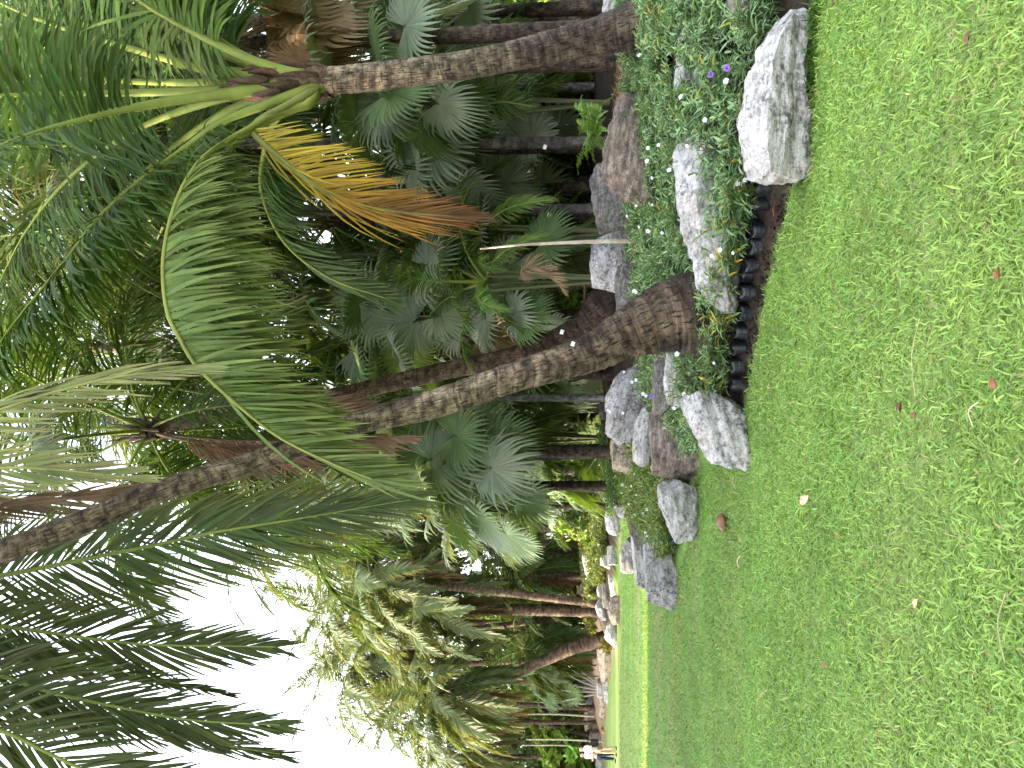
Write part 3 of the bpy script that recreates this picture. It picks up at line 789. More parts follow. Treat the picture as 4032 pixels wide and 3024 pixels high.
A_B = ground(745, 8.6); B_B = ground(455, 7.5); C_B = ground(462, 12.0)
TRUNKS = [(A_B[0], A_B[1], .36), (B_B[0], B_B[1], .42), (C_B[0], C_B[1], .4)]
pr = np.random.default_rng(21)
NEAR = [(6, 4.2), (2.9, 5.35), (2.2, 5.6), (1.5, 5.95), (1.0, 6.6), (.4, 7.1), (-.1, 7.5), (-.5, 7.8), (-1.0, 8.6), (-.6, 10.2), (-.2, 11.4), (.9, 11.2), (2.0, 10.6), (2.8, 9.4), (5, 9.2), (6, 7)]
def leafy_patch(name, label, poly, n, hk, r, smin=0, **kw):
    p_ = place(poly, n, r, 0)
    p_ = p_[sdist(p_[:, 0], p_[:, 1]) > smin]
    mb = MB(); leafy(mb, p_, r.uniform(.17, .30, len(p_)) * hk * np.where((p_[:, 1] > 7.2) & (p_[:, 1] < 12) & (p_[:, 0] > 1.4), .68, 1), r, **kw)
    b = p_.mean(0)
    return tag(mb.build(name, M_PLANT, None, False, b), label, 'bedding plants', kind='stuff'), p_
bedding, NP = leafy_patch('bedding_plants', 'dense low planting of narrow-leaved bedding plants among the near rocks', NEAR, 1400, 1.12, pr, pairs=6, stems=6, L=.125, w=.0245, yellow=.014, col=(.18, .275, .125))
LEFTP = [(-1.0, 10.2), (-.4, 10.9), (-.8, 13), (-1.3, 14.6), (-2.3, 14.6), (-2.55, 13), (-2.75, 12.4), (-2.4, 11.6), (-1.8, 10.9)]
bed2, NP2 = leafy_patch('yellowing_bedding_plants', 'yellow-green bedding plants behind the rounded white rock', LEFTP, 420, 1.15, pr, pairs=5, stems=6, L=.11, w=.02, col=(.19, .27, .075), yellow=.05, nseg=3)
FARP = [(-5.2, 28), (-7, 31.5), (-9.2, 34), (-10.5, 37), (-7, 37), (-4, 30), (-2.5, 25), (-3.5, 22)]
bed3, NP3 = leafy_patch('flowering_groundcover', 'pale green flowering shrubs over the far rock mound', FARP, 800, 1.7, pr, .75, pairs=7, stems=7, L=.16, w=.06, col=(.15, .205, .075), yellow=.15, nseg=2, fold=0, spreadk=.8)
FAR2 = [(-2.9, 17.5), (-3.3, 20), (-2.6, 22.5), (-1, 21), (-1, 16), (-2, 15.5)]
bed4, NP4 = leafy_patch('green_groundcover', 'mid green ground cover on the mound behind the near rocks', FAR2, 260, 1.4, pr, pairs=6, stems=6, L=.13, w=.03, col=(.10, .18, .06), yellow=.03, nseg=3)
WF = flower_mesh('flower', (.80, .80, .84), .022); VF = flower_mesh('violet_flower', (.30, .13, .70), .024)
def put_flower(par, me, pos, sc, r, label=None, face=True):
    o = link('flower', me, par, np.asarray(pos) - np.array(par.location))
    # most blossoms look up and out towards the lawn
    v = Vector((r.normal(-.15, .35), -.75 + r.normal(0, .25), .55 + r.normal(0, .2))).normalized()
    o.rotation_euler = v.to_track_quat('Z', 'Y').to_euler(); o.scale = (sc,) * 3
    if label: o['label'] = label
# (U, V, d) of the blossoms one can make out in the near planting
for U, V, d in [(687, 726, 5.75), (622, 687, 6.3), (671, 681, 6.6), (648, 705, 6.1), (620, 648, 7.2), (623, 658.5, 7.1), (607, 647, 7.3), (598, 669, 7.0), (590, 652, 7.7), (584, 738, 6.0), (588, 745, 5.9),
                (512, 712, 6.25), (518, 720, 6.2), (515, 733, 6.2), (713, 639.5, 8.0), (562, 636, 8.2), (563, 652, 8.0), (552, 627, 8.6), (541, 639, 8.4), (537, 648, 8.0), (535, 662, 7.6), (414, 677, 7.3), (374, 684, 7.4), (360, 674, 7.5),
                (358, 608, 10.4), (355, 623, 10.2), (374, 643, 9.4), (388, 636, 9.4), (372, 646, 9.2), (356, 610, 10.6), (396, 624, 9.8), (386, 632, 9.6), (476, 636, 8.6), (477, 634, 8.9), (454, 641, 8.4), (405, 714, 7.0)]:
    put_flower(bedding, WF, at(U, V, d), pr.uniform(.65, 1.1), pr)
for U, V, d in [(694, 711, 5.9), (700, 727, 5.7), (372, 651, 9.0)]:
    put_flower(bedding, VF, at(U, V, d), 1.1, pr, 'violet flower')
for i in range(22):
    q_ = NP2[int(pr.integers(len(NP2)))]; put_flower(bed2, WF, q_ + np.array([0, -.05, .30]), pr.uniform(.9, 1.3), pr)
for i in range(45):
    q_ = NP3[int(pr.integers(len(NP3)))]; put_flower(bed3, WF, q_ + np.array([0, -.1, pr.uniform(.3, .5)]), pr.uniform(1.4, 2.2), pr)

# potted plants lined up along the soil strip
def bag_mb(r, rad=.062, h=.13):
    mb = MB(); ns, nr = 18, 8
    a = np.linspace(0, 2 * PI, ns, endpoint=False); ph = r.uniform(0, 6, 4)
    z = np.array([0, .01, .03, .055, .08, .10, h, h - .012]); k = np.array([.82, .95, .98, .97, 1.0, .99, 1.03, .88])
    rr = rad * k[:, None] * (1 + .10 * np.sin(2 * a + ph[0]) + .07 * np.sin(4 * a + ph[3]) + .05 * np.sin(7 * a + ph[1] + z[:, None] * 70) + .045 * np.sin(11 * a + ph[2] - z[:, None] * 110))
    zz = z[:, None] + .010 * np.sin(4 * a + ph[3]) * (z[:, None] / h)
    V = np.stack([rr * np.cos(a), rr * np.sin(a), zz + 0 * a], -1)
    idx = np.arange(nr * ns).reshape(nr, ns)
    mb.add(V.reshape(-1, 3), np.stack([idx[:-1], np.roll(idx[:-1], -1, 1), np.roll(idx[1:], -1, 1), idx[1:]], -1).reshape(-1, 4))
    return mb
M_SOIL = plain('potting_soil', (.03, .021, .015), .95, .1, .5, 60, .8, 80)
BAGS = [bag_mb(np.random.default_rng(60 + k)).mesh('grow_bag', M_BAG, True) for k in range(3)]
mb = MB(); a = np.linspace(0, 2 * PI, 14, endpoint=False)
mb.add(np.concatenate([[[0, 0, .108]], np.stack([.058 * np.cos(a), .058 * np.sin(a), .1 + 0 * a], 1)]), np.array([[0, 1 + i, 1 + (i + 1) % 14] for i in range(14)]))
SOILM = mb.mesh('potting_soil', M_SOIL, True)
PLANTS = []
for k in range(4):
    r = np.random.default_rng(80 + k); mb = MB()
    leafy(mb, [(0, 0, .10)], [.30], r, pairs=6, stems=7, L=.12, w=.024, col=(.15, .24, .09), yellow=.07 + .03 * k, spreadk=.75)
    PLANTS.append(mb.mesh('foliage', M_PLANT))
POTS = [(582, 786, 5.95, 'bag tucked against the left end of the largest pale slab'), (566, 776, 6.05, 'second bag left of the largest pale slab'), (540, 771, 6.2, 'bag with yellow lower leaves, fourth from the largest slab'),
        (524, 768, 6.3, 'bag below the middle of the long slanting slab'), (505, 767, 6.45, 'bag just right of a gap in the row'), (494, 761, 6.6, 'small bag set back in the row'),
        (476, 757, 6.6, 'squat bag below the slab end'), (455, 753, 6.75, 'bag directly below the swollen trunk base'), (437, 750, 6.9, 'bag left of the swollen trunk base'),
        (421, 745, 7.0, 'bag third from the pale pointed rock'), (402, 744, 7.1, 'bag next but one to the pale pointed rock'), (383, 741, 7.2, 'last bag of the row beside the pale pointed rock'),
        (462, 744, 7.0, 'bag hidden behind the front row below the trunk'), (553, 765, 6.3, 'bag half hidden behind the front row')]
for i, (U, V, d, lb) in enumerate(POTS):
    p_ = at(U, V, d); z = gz(p_[0], d)
    t = thing('potted_plant', 'black nursery ' + lb, 'potted plant', (p_[0], d + .06, z - .015), pr.uniform(0, 6.28), 'black nursery bags with seedlings along the soil edge')
    s = pr.uniform(.92, 1.12)
    g_ = link('grow_bag', BAGS[i % 3], t); g_.scale = (s * pr.uniform(.95, 1.12), s, s * pr.uniform(.85, 1.1)); link('potting_soil', SOILM, g_)
    o = link('foliage', PLANTS[i % 4], t); o.scale = (s,) * 3
    t.rotation_euler = (pr.normal(0, .06), pr.normal(0, .06), pr.uniform(0, 6.28))
for U, V, d, lb in [(548, 684, 7.6, 'black nursery bag showing above the long slanting slab'), (691, 722, 5.9, 'black nursery bag between violet flower and the largest slab'), (745, 668, 7.0, 'black nursery bag above the low brown-streaked slab'),
                    (378, 676, 8.0, 'black nursery bag behind the pale pointed rock'), (229, 674, 11.3, 'black nursery bag between the rounded white rock and the grey-sided block'), (357, 690, 7.6, 'black nursery bag above the pale pointed rock')]:
    p_ = at(U, V, d)
    t = thing('potted_plant', lb, 'potted plant', (p_[0], d + .06, gz(p_[0], d + .06)), 0, 'black nursery bags standing among the rocks')
    g_ = link('grow_bag', BAGS[1], t); g_.scale = (1.3,) * 3; link('potting_soil', SOILM, g_); link('foliage', PLANTS[2], t).scale = (1.1,) * 3

# soil crumbs on the bare strip
r = np.random.default_rng(44)
mb = MB(); V0, Q0 = cubesphere(2)
for i in range(700):
    t_ = r.random(); k = r.integers(3, 9); a_, b_ = BOUND[k], BOUND[k + 1]; p_ = a_ + (b_ - a_) * t_ + r.normal(0, .05, 2) + np.array([.03, .07])
    if sdist(p_[0], p_[1]) < -.02: continue
    s = r.uniform(.006, .02)
    mb.add(unit(V0) * s * r.uniform(.5, 1.2, 3) + np.array([p_[0], p_[1], gz(p_[0], p_[1]) + s * .3]), Q0, hsvj((1, .95, .9), 1, r, .4)[0])
tag(mb.build('soil_crumbs', M_SOIL), 'loose dark soil crumbs along the edge of the bed', 'soil', kind='stuff')
# ------------------------------------------------------------------ the three near palms
def uvd(lst): return np.array([at(*q) for q in lst])
def hero(parent, name, lst, up, nl, Lmax, w, n=34, label=None, matl=None, **kw):
    base = np.array(parent.location)
    c = resample(uvd(lst), n); mb = MB()
    pinnate(mb, c, up, nl, Lmax, w, **kw)
    o = mb.build(name, matl or M_FROND, parent, False, base)
    if label: o['label'] = label
    return o
hr = np.random.default_rng(77)

# right-hand palm
ptsA = uvd([(752, 690, 8.6), (745, 650, 8.6), (737, 615, 8.6), (729, 588, 8.6), (712, 511, 8.55), (699, 440, 8.5), (688, 341, 8.5), (685, 306, 8.5)])
PA = thing('coconut_palm', 'ringed coconut palm at the right edge with green and yellow fronds', 'palm tree', ptsA[0])
mb = MB()
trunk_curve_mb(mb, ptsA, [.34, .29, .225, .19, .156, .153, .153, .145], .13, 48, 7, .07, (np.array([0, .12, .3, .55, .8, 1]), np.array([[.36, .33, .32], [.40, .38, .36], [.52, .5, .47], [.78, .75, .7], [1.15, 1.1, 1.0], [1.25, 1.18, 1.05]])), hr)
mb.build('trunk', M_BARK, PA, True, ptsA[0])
mb = MB(); boot(mb, ptsA[-1] + np.array([0, 0, -.16]), .150, .7, hr, 16, 1.3, 1.1)
za = np.linspace(-.28, 1.0, 34); aa = np.linspace(0, 2 * PI, 26, endpoint=False)      # crumpled fibre cloth between the leaf stalks
rr_ = np.interp(za, [-.28, -.1, .2, .6, 1.0], [.16, .172, .15, .10, .02])[:, None] * (1 + .16 * np.sin(3 * aa + 5 * za[:, None]) + .10 * np.sin(7 * aa - 11 * za[:, None] + 1) + .07 * np.sin(13 * aa + 23 * za[:, None]) + .04 * hr.standard_normal((34, 26)))
vv_ = np.stack([rr_ * np.cos(aa) - .02 * za[:, None], rr_ * np.sin(aa), za[:, None] + .05 * np.sin(4 * aa + za[:, None] * 3)], -1) + ptsA[-1]
ii_ = np.arange(34 * 26).reshape(34, 26)
mb.add(vv_.reshape(-1, 3), np.stack([ii_[:-1], np.roll(ii_[:-1], -1, 1), np.roll(ii_[1:], -1, 1), ii_[1:]], -1).reshape(-1, 4), np.clip(1 + .3 * hr.standard_normal((34 * 26, 3)) * np.array([1, 0, 0]) + 0, .5, 1.6)[:, :1].repeat(3, 1))
mb.build('leaf_sheath', M_FIBRE, PA, True, ptsA[0])
G1 = np.array([.060, .102, .018]); G2 = np.array([.043, .080, .018])
CROWN_EXTRA = [[(684, 285, 8.75), (668, 215, 9.0), (640, 140, 9.3), (595, 75, 9.6), (535, 25, 9.8), (465, -10, 9.9)], [(687, 285, 8.8), (700, 205, 9.2), (712, 120, 9.6), (722, 40, 9.9), (730, -50, 10.0)], [(691, 295, 8.7), (712, 245, 9.0), (742, 205, 9.2), (780, 175, 9.3), (830, 165, 9.3)]]
big = dict(rr=.075, r=hr, fold=.18, nseg=5, hang=.55)
hero(PA, 'frond', [(684, 290, 8.45), (676, 240, 8.35), (664, 154, 8.1), (645, 70, 7.8), (622, 0, 7.5), (580, -75, 7.2), (510, -120, 6.9)], (-.3, -.45, .7), 110, 1.15, .044, col=G2, droop=.3, t0=.36, a0=72, lift=12, **big)
hero(PA, 'frond', [(684, 285, 8.55), (678, 215, 8.6), (675, 130, 8.6), (674, 40, 8.4), (668, -60, 8.0), (650, -140, 7.5)], (0, -.95, .2), 105, 1.05, .042, col=G1, droop=.2, t0=.42, lift=10, **big)
hero(PA, 'frond', [(684, 270, 8.7), (685, 200, 8.9), (687, 120, 9.2), (693, 30, 9.4), (705, -60, 9.5)], (0.3, -.9, .2), 100, 1.05, .042, col=G2, droop=.2, t0=.42, lift=10, **big)
hero(PA, 'frond', [(690, 310, 8.4), (700, 275, 8.3), (717, 231, 8.2), (744, 178, 8.1), (775, 130, 7.9), (825, 90, 7.7)], (-.5, -.5, .7), 100, 1.05, .042, col=G1, droop=.25, t0=.4, lift=12, **big)
hero(PA, 'frond', [(691, 285, 8.6), (702, 254, 8.7), (729, 185, 8.9), (765, 125, 9.1), (815, 70, 9.2)], (-.4, -.5, .7), 100, 1.05, .042, col=G2, droop=.25, t0=.35, lift=12, **big)
hero(PA, 'frond', [(688, 275, 8.6), (695, 220, 8.8), (717, 139, 9.0), (740, 62, 9.2), (768, -5, 9.2), (810, -60, 9.0)], (-.3, -.8, .4), 100, 1.05, .042, col=G2, droop=.25, t0=.3, lift=12, **big)
hero(PA, 'frond', [(682, 327, 8.45), (676, 300, 8.4), (662, 262, 8.35), (645, 220, 8.3), (614, 177, 8.3), (586, 139, 8.2), (547, 96, 8.1), (510, 68, 8.0), (468, 33, 7.9), (428, 2, 7.8), (385, -20, 7.7)], (0, -.35, .9), 125, 1.2, .042, col=G2, droop=.25, t0=.24, a0=75, lift=8, **big)
hero(PA, 'frond', [(684, 300, 8.6), (672, 262, 8.8), (650, 215, 9.2), (610, 160, 9.6), (560, 110, 9.9), (500, 75, 10.1), (440, 60, 10.2)], (0, -.3, .9), 110, 1.15, .046, col=G2, droop=.25, t0=.25, a0=75, lift=5, **big)
hero(PA, 'frond', [(684, 305, 8.6), (655, 280, 9.1), (620, 265, 9.6), (575, 262, 9.9), (525, 285, 10.0), (490, 330, 10.0), (470, 385, 10)], (0, -.3, .9), 110, 1.0, .042, col=G2, droop=.25, t0=.2, a0=72, lift=5, **big)
for q_ in CROWN_EXTRA: hero(PA, 'frond', q_, (-.1, -.5, .8), 100, 1.15, .042, col=G2, droop=.25, t0=.35, a0=74, lift=8, **big)
# the long frond that arches over to the left, leaflets hanging as a curtain
def col_arch(f):
    return np.stack([np.interp(f, [0, .4, 1], [.10, .095, .115]), np.interp(f, [0, .4, 1], [.135, .15, .165]), np.interp(f, [0, .4, 1], [.030, .032, .050])], 1)
hero(PA, 'frond', [(680, 318, 8.4), (664, 309, 8.3), (657, 280, 8.2), (638, 247, 8.0), (629, 231, 7.9), (606, 200, 7.7), (567, 177, 7.4), (512, 164, 7.1), (458, 167, 6.8), (426, 182, 6.65), (398, 200, 6.55), (355, 247, 6.4), (327, 285, 6.3), (301, 341, 6.25), (289, 372, 6.2)],
     (.12, -.62, .75), 180, 1.15, .040, 44, 'long frond arching over to the left with a curtain of leaflets', colfun=col_arch, tipcol=(.17, .20, .06), jit=10, droop=.3, hang=1.15, wind=(.18, -.05, -1), t0=.22, a0=74, a1=18, sidelift=(-8, 26), rr=.06, r=hr, fold=.22, nseg=6, prof=([0, .15, .35, .6, .85, 1], [.55, .8, 1, 1, .8, .42]), sidescale=(1.08, .82), rcol=(.22, .24, .06))
hero(PA, 'frond', [(680, 318, 8.5), (662, 300, 8.5), (648, 270, 8.4), (628, 240, 8.2), (600, 212, 8.0), (562, 190, 7.8), (515, 178, 7.5), (465, 180, 7.25), (425, 198, 7.05), (392, 228, 6.9), (362, 270, 6.8), (338, 315, 6.75)], (.1, -.5, .8), 150, 1.25, .038, col=np.array([.085, .135, .030]), tipcol=(.16, .19, .055), jit=9, hang=1.2, wind=(.1, 0, -1), droop=.3, t0=.3, a0=72, lift=5, rr=.055, r=hr, fold=.2, nseg=5)
# the dying golden frond hanging beside the trunk
def col_gold(f):
    return np.stack([np.interp(f, [0, .25, .45, .68, 1], [.31, .34, .27, .15, .08]), np.interp(f, [0, .25, .45, .68, 1], [.245, .235, .150, .068, .04]), np.interp(f, [0, .35, .6, .85, 1], [.035, .022, .018, .018, .02])], 1)
hero(PA, 'dying_frond', [(680, 318, 8.35), (664, 290, 8.2), (650, 262, 8.1), (637, 252, 8.05), (610, 280, 7.95), (585, 312, 7.9), (567, 345, 7.9), (557, 392, 7.9), (553, 430, 7.9), (551, 468, 7.9)],
     (.25, -.85, .45), 125, 1.05, .022, 34, 'golden to brown dying frond hanging down', M_DEAD, colfun=col_gold, droop=.35, hang=1.2, jit=11, t0=.24, a0=66, a1=12, sidelift=(-5, 12), rr=.05, r=hr, fold=.2, nseg=5, rcol=(.16, .17, .05), sidescale=(1.05, .8))

# the central palm with the swollen base, leaning left and over the camera's left shoulder
ptsB = uvd([(458, 735, 7.5), (455, 700, 7.5), (449, 664, 7.5), (432, 622, 7.48), (414, 588, 7.45), (390, 511, 7.35), (364, 434, 7.2), (344, 352, 7.0), (319, 292, 6.8), (278, 165, 6.4), (243, 75, 6.15), (214, 0, 6.0), (170, -90, 5.85), (128, -170, 5.8)])
PB = thing('coconut_palm', 'tall central coconut palm with a swollen base, leaning left out of the frame', 'palm tree', ptsB[0])
mb = MB()
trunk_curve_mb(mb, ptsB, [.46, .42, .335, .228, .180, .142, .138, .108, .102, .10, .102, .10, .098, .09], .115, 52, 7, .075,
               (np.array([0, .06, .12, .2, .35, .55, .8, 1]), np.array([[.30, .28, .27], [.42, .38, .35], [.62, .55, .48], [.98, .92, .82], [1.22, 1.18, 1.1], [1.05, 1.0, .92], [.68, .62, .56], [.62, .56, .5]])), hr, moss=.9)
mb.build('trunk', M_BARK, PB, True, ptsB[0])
topB = ptsB[-1]
mb = MB(); boot(mb, topB + np.array([0, 0, -.3]), .12, .6, hr); mb.build('leaf_sheath', M_FIBRE, PB, True, ptsB[0])
hang = dict(rr=.042, r=hr, fold=.15, nseg=5, t0=.25, hang=.25)
CD = np.array([.044, .060, .013])
hero(PB, 'frond', [(128, -180, 5.8), (135, -250, 5.9), (150, -190, 6.2), (146, -60, 6.4), (142, 0, 6.45), (129, 93, 6.5), (123, 154, 6.5), (122, 230, 6.5), (121, 276, 6.45)], (.15, -1, .1), 105, .86, .030, col=CD, droop=.15, a0=52, a1=14, lift=8, **hang)
hero(PB, 'frond', [(122, -180, 5.8), (100, -250, 5.9), (98, -180, 6.1), (100, -60, 6.2), (92, 0, 6.2), (77, 46, 6.2), (63, 108, 6.2), (48, 190, 6.2), (43, 280, 6.2)], (.1, -1, .1), 105, .86, .030, col=CD, droop=.15, a0=50, a1=14, lift=8, **hang)
hero(PB, 'frond', [(120, -180, 5.8), (80, -250, 5.9), (60, -180, 5.9), (50, -60, 5.9), (38, 0, 5.9), (16, 46, 5.9), (-12, 110, 5.9), (-24, 190, 5.9), (-30, 265, 5.9)], (.3, -1, .1), 105, .9, .030, col=CD, droop=.2, a0=56, a1=14, lift=8, **hang)
hero(PB, 'frond', [(120, -180, 5.8), (90, -230, 6.3), (75, -140, 6.9), (68, -30, 7.1), (60, 70, 7.2), (48, 140, 7.2), (26, 210, 7.2), (14, 280, 7.2)], (-.3, -1, .1), 100, .9, .03, col=CD * .9, droop=.35, a0=52, a1=14, lift=8, **hang)
hero(PB, 'frond', [(125, -180, 5.8), (130, -230, 6.5), (120, -120, 7.0), (112, 0, 7.2), (104, 70, 7.2), (90, 150, 7.2), (74, 225, 7.2)], (.5, -1, .1), 80, .55, .030, col=CD, droop=.25, a0=40, a1=10, lift=15, **hang)
hero(PB, 'frond', [(134, -180, 5.8), (150, -215, 6.0), (168, -120, 6.6), (185, -40, 6.9), (198, 31, 7.0), (222, 150, 7.1), (236, 216, 7.1), (248, 290, 7.1), (262, 372, 7.1), (268, 410, 7.1)], (-.1, -.9, .3), 130, 1.15, .034, col=np.array([.05, .078, .024]), droop=.2, a0=58, a1=14, lift=6, tipcol=(.16, .15, .04), **hang)
hero(PB, 'frond', [(134, -180, 5.8), (160, -230, 5.7), (220, -170, 5.9), (250, -90, 6.4), (262, 0, 6.9), (272, 90, 7.0), (284, 170, 7.0), (296, 240, 7.0)], (-.3, -.9, .1), 75, .6, .03, label='dry brown frond hanging along the trunk', matl=M_DEAD, col=DEADC * .8, droop=.5, a0=26, a1=8, lift=10, rcol=DEADC, **hang)
hero(PB, 'frond', [(136, -180, 5.8), (190, -250, 5.6), (265, -190, 5.5), (310, -100, 5.5), (340, -45, 5.5), (358, 0, 5.55), (378, 62, 5.6), (392, 123, 5.6), (399, 197, 5.6)], (.5, -.8, .3), 50, .85, .032, label='pale tan-green frond hanging from the top edge', col=np.array([.165, .185, .065]), tipcol=(.27, .21, .11), droop=.75, a0=44, a1=10, lift=5, rcol=(.26, .25, .09), **hang)
hero(PB, 'frond', [(136, -180, 5.8), (200, -240, 5.5), (260, -150, 5.4), (290, -70, 5.3), (300, 0, 5.3), (298, 60, 5.3), (290, 130, 5.3)], (.2, -.9, .3), 42, .8, .030, label='pale tan-green frond hanging beside the trunk top', col=np.array([.15, .17, .06]), tipcol=(.25, .19, .10), droop=.7, a0=44, a1=10, lift=5, rcol=(.26, .25, .09), **hang)

# the dark palm just behind it
ptsC = uvd([(464, 640, 12), (458, 612, 12), (440, 588, 12), (428, 560, 12), (411, 511, 12), (398, 449, 12), (384, 387, 12), (373, 341, 11.9), (356, 228, 11.6), (338, 150, 11.4)])
PC = thing('coconut_palm', 'dark flared coconut palm leaning parallel behind the central one', 'palm tree', ptsC[0])
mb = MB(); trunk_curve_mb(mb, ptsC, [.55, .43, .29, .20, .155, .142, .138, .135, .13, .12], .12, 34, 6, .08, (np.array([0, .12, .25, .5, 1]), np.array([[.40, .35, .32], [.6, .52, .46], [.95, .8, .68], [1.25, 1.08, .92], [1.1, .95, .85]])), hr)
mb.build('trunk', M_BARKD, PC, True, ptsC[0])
mb = MB(); boot(mb, ptsC[-1] - np.array([0, 0, .2]), .14, .6, hr); mb.build('leaf_sheath', M_FIBRE, PC, True, ptsC[0])
fr = np.random.default_rng(5)
crown(PC, ptsC[-1] - ptsC[0], frondlist(20, ['up', 'up', 'arch', 'arch', 'spread', 'spread', 'droop', 'hang', 'dead'], fr, 1.0), 4.0, 'coco', True, fr)

# ------------------------------------------------------------------ palms of the grove behind
M_BARKF = bark_mat('brown_far_bark', (.20, .13, .09), (.12, .078, .055), (.05, .034, .025), crack=.5)
GRP = 'palms of the grove behind the flower bed'
def vpalm(label, U, Vtop, d, r_, seed, nf=20, L=4.0, lean=(0, 0), bark=None, style='coco', kinds=KINDS_FULL, Ub=None, name='coconut_palm', hi=False, ns=14, tint=None, flare=1.5):
    r = np.random.default_rng(seed)
    b = ground(U if Ub is None else Ub, d); b[2] -= .15
    top = at(U, Vtop, d + lean[1])
    mid = b + (top - b) * .5 + np.array([lean[0], 0, 0])
    q1 = b + (mid - b) * .12
    return palm(label, [b, q1, mid, top], [r_ * flare, r_ * 1.08, r_, r_ * .85], frondlist(nf, kinds, r, r.uniform(0, 6)), L, style, bark, GRP, hi, r, name=name, ns=ns, tint=tint)
dk = (np.array([0, 1]), np.array([[.55, .52, .52], [.7, .66, .64]]))
vpalm('slender dark grey palm rising straight behind the fern', 624, 135, 12.3, .092, 101, 18, 3.4, bark=M_GREY, tint=dk, name='slender_palm', flare=1.2)
vpalm('slender grey palm beside the right-hand ringed trunk', 680, 290, 15, .088, 102, 16, 3.0, bark=M_GREY, name='slender_palm', flare=1.2)
vpalm('slender grey palm standing behind the dark lichen boulder', 557, 175, 13, .098, 103, 18, 3.6, bark=M_GREY, tint=dk, name='slender_palm', flare=1.35)
vpalm('rough brown palm next to the slender one behind the lichen boulder', 546, 330, 14.2, .11, 104, 16, 3.2, bark=M_BARKD, tint=dk)
vpalm('pale grey pole-like palm seen between the central trunks and the tan block', 370, 235, 14, .062, 105, 16, 3.2, bark=M_GREY, name='slender_palm', flare=1.25)
vpalm('flared dark palm behind the pale tan block', 308, 320, 16.5, .15, 106, 20, 3.8, bark=M_BARKD, Ub=318, tint=dk, flare=2.2)
vpalm('dark palm with a dry skirt behind the swollen trunk', 398, 330, 16, .15, 107, 20, 3.8, bark=M_BARKD, Ub=396, tint=dk, kinds=['up', 'arch', 'spread', 'droop', 'hang', 'dead'])
vpalm('brown palm behind the flared dark one', 290, 300, 30, .2, 108, 24, 5.0, bark=M_BARKD, Ub=294, tint=dk, flare=1.8)
vpalm('sunlit orange-brown palm with its base behind the mound boulder', 238, 420, 40, .21, 109, 20, 3.8, bark=M_BARKF, Ub=243, flare=1.7)
vpalm('high palm at the right edge behind the ringed trunk', 748, 190, 13.5, .13, 110, 22, 5.0, hi=True)
vpalm('palm filling the gap above the golden frond', 585, 110, 17, .13, 111, 22, 5.0, hi=True)
vpalm('palm behind the curtain of hanging leaflets', 470, 200, 17, .14, 112, 22, 5.0, hi=True)
vpalm('palm with a high crown behind the pale tan-green frond', 420, 90, 16, .13, 113, 22, 5.0, hi=True)
vpalm('low palm between the curtain frond and the fan leaves', 520, 300, 20, .14, 114, 20, 4.8)
vpalm('palm behind the upper part of the central trunk', 270, 270, 27, .15, 115, 26, 5.0, kinds=['up', 'arch', 'spread', 'droop', 'hang'], Ub=302)
vpalm('palm with drooping fronds right of the sky gap', 232, 330, 38, .2, 116, 26, 5.6, kinds=['up', 'arch', 'spread', 'droop', 'hang'], Ub=241)
vpalm('tall palm standing deep in the grove at the right', 700, 90, 19, .14, 117, 20, 5.2, hi=True)
vpalm('deep grove palm between the slender grey palms', 650, 260, 18, .13, 118, 20, 4.0)
vpalm('deep grove palm with its crown left of the golden frond', 500, 100, 22, .14, 119, 20, 5.2, hi=True)
vpalm('deep grove palm over the grey rocks', 600, 330, 21, .14, 120, 20, 4.8)
# far group at the left of the lawn
LIT = ['up', 'arch', 'arch', 'spread', 'spread', 'spread', 'droop', 'droop', 'hang', 'hang', 'dead']
vpalm('straight far palm right of the leaning far trunk', 158, 425, 37, .2, 131, 36, 4.2, bark=M_BARKF, kinds=LIT, style='date', Ub=156)
b = ground(131, 38); r = np.random.default_rng(132)
palm('far palm whose curved trunk leans to the left', [b - np.array([0, 0, .2]), at(122, 578, 38), at(108, 545, 38), at(92, 508, 38), at(81, 470, 38), at(76, 440, 38)], [.42, .33, .26, .24, .22, .2], frondlist(52, LIT, r, 2), 4.4, 'date', M_BARKF, GRP, False, r, ns=16)
vpalm('straight slim palm right of the two people', 46, 450, 47, .11, 133, 34, 4.2, bark=M_BARKF, kinds=LIT, style='date')
b = ground(32, 48); r = np.random.default_rng(134)
palm('dark slim palm leaning right beside the two people', [b - np.array([0, 0, .2]), at(36, 575, 48), at(44, 545, 48), at(52, 500, 48), at(54, 470, 48)], [.2, .15, .13, .12, .11], frondlist(16, LIT, r, 2), 3.2, 'coco', M_BARKD, GRP, False, r, ns=12)
vpalm('tall far palm with its crown against the sky', 128, 372, 45, .17, 135, 38, 4.6, bark=M_BARKF, kinds=LIT, style='date', Ub=153)
vpalm('far palm with a pale crown at the left of the group', 70, 402, 47, .14, 136, 38, 4.4, bark=M_BARKF, kinds=LIT, style='date', Ub=60)
vpalm('far palm with a broad crown left of the sky gap', 190, 372, 36, .18, 137, 36, 4.4, bark=M_BARKF, kinds=LIT, style='date', Ub=165)
vpalm('far palm dropping fronds over the two people', 12, 452, 49, .13, 138, 36, 4.4, bark=M_BARKF, kinds=LIT, style='date')
vpalm('low dark palm between the two far trunks', 118, 530, 43, .18, 140, 32, 3.6, kinds=LIT)
vpalm('low palm behind the flowering shrubs', 192, 525, 39, .18, 141, 32, 3.4, kinds=LIT)

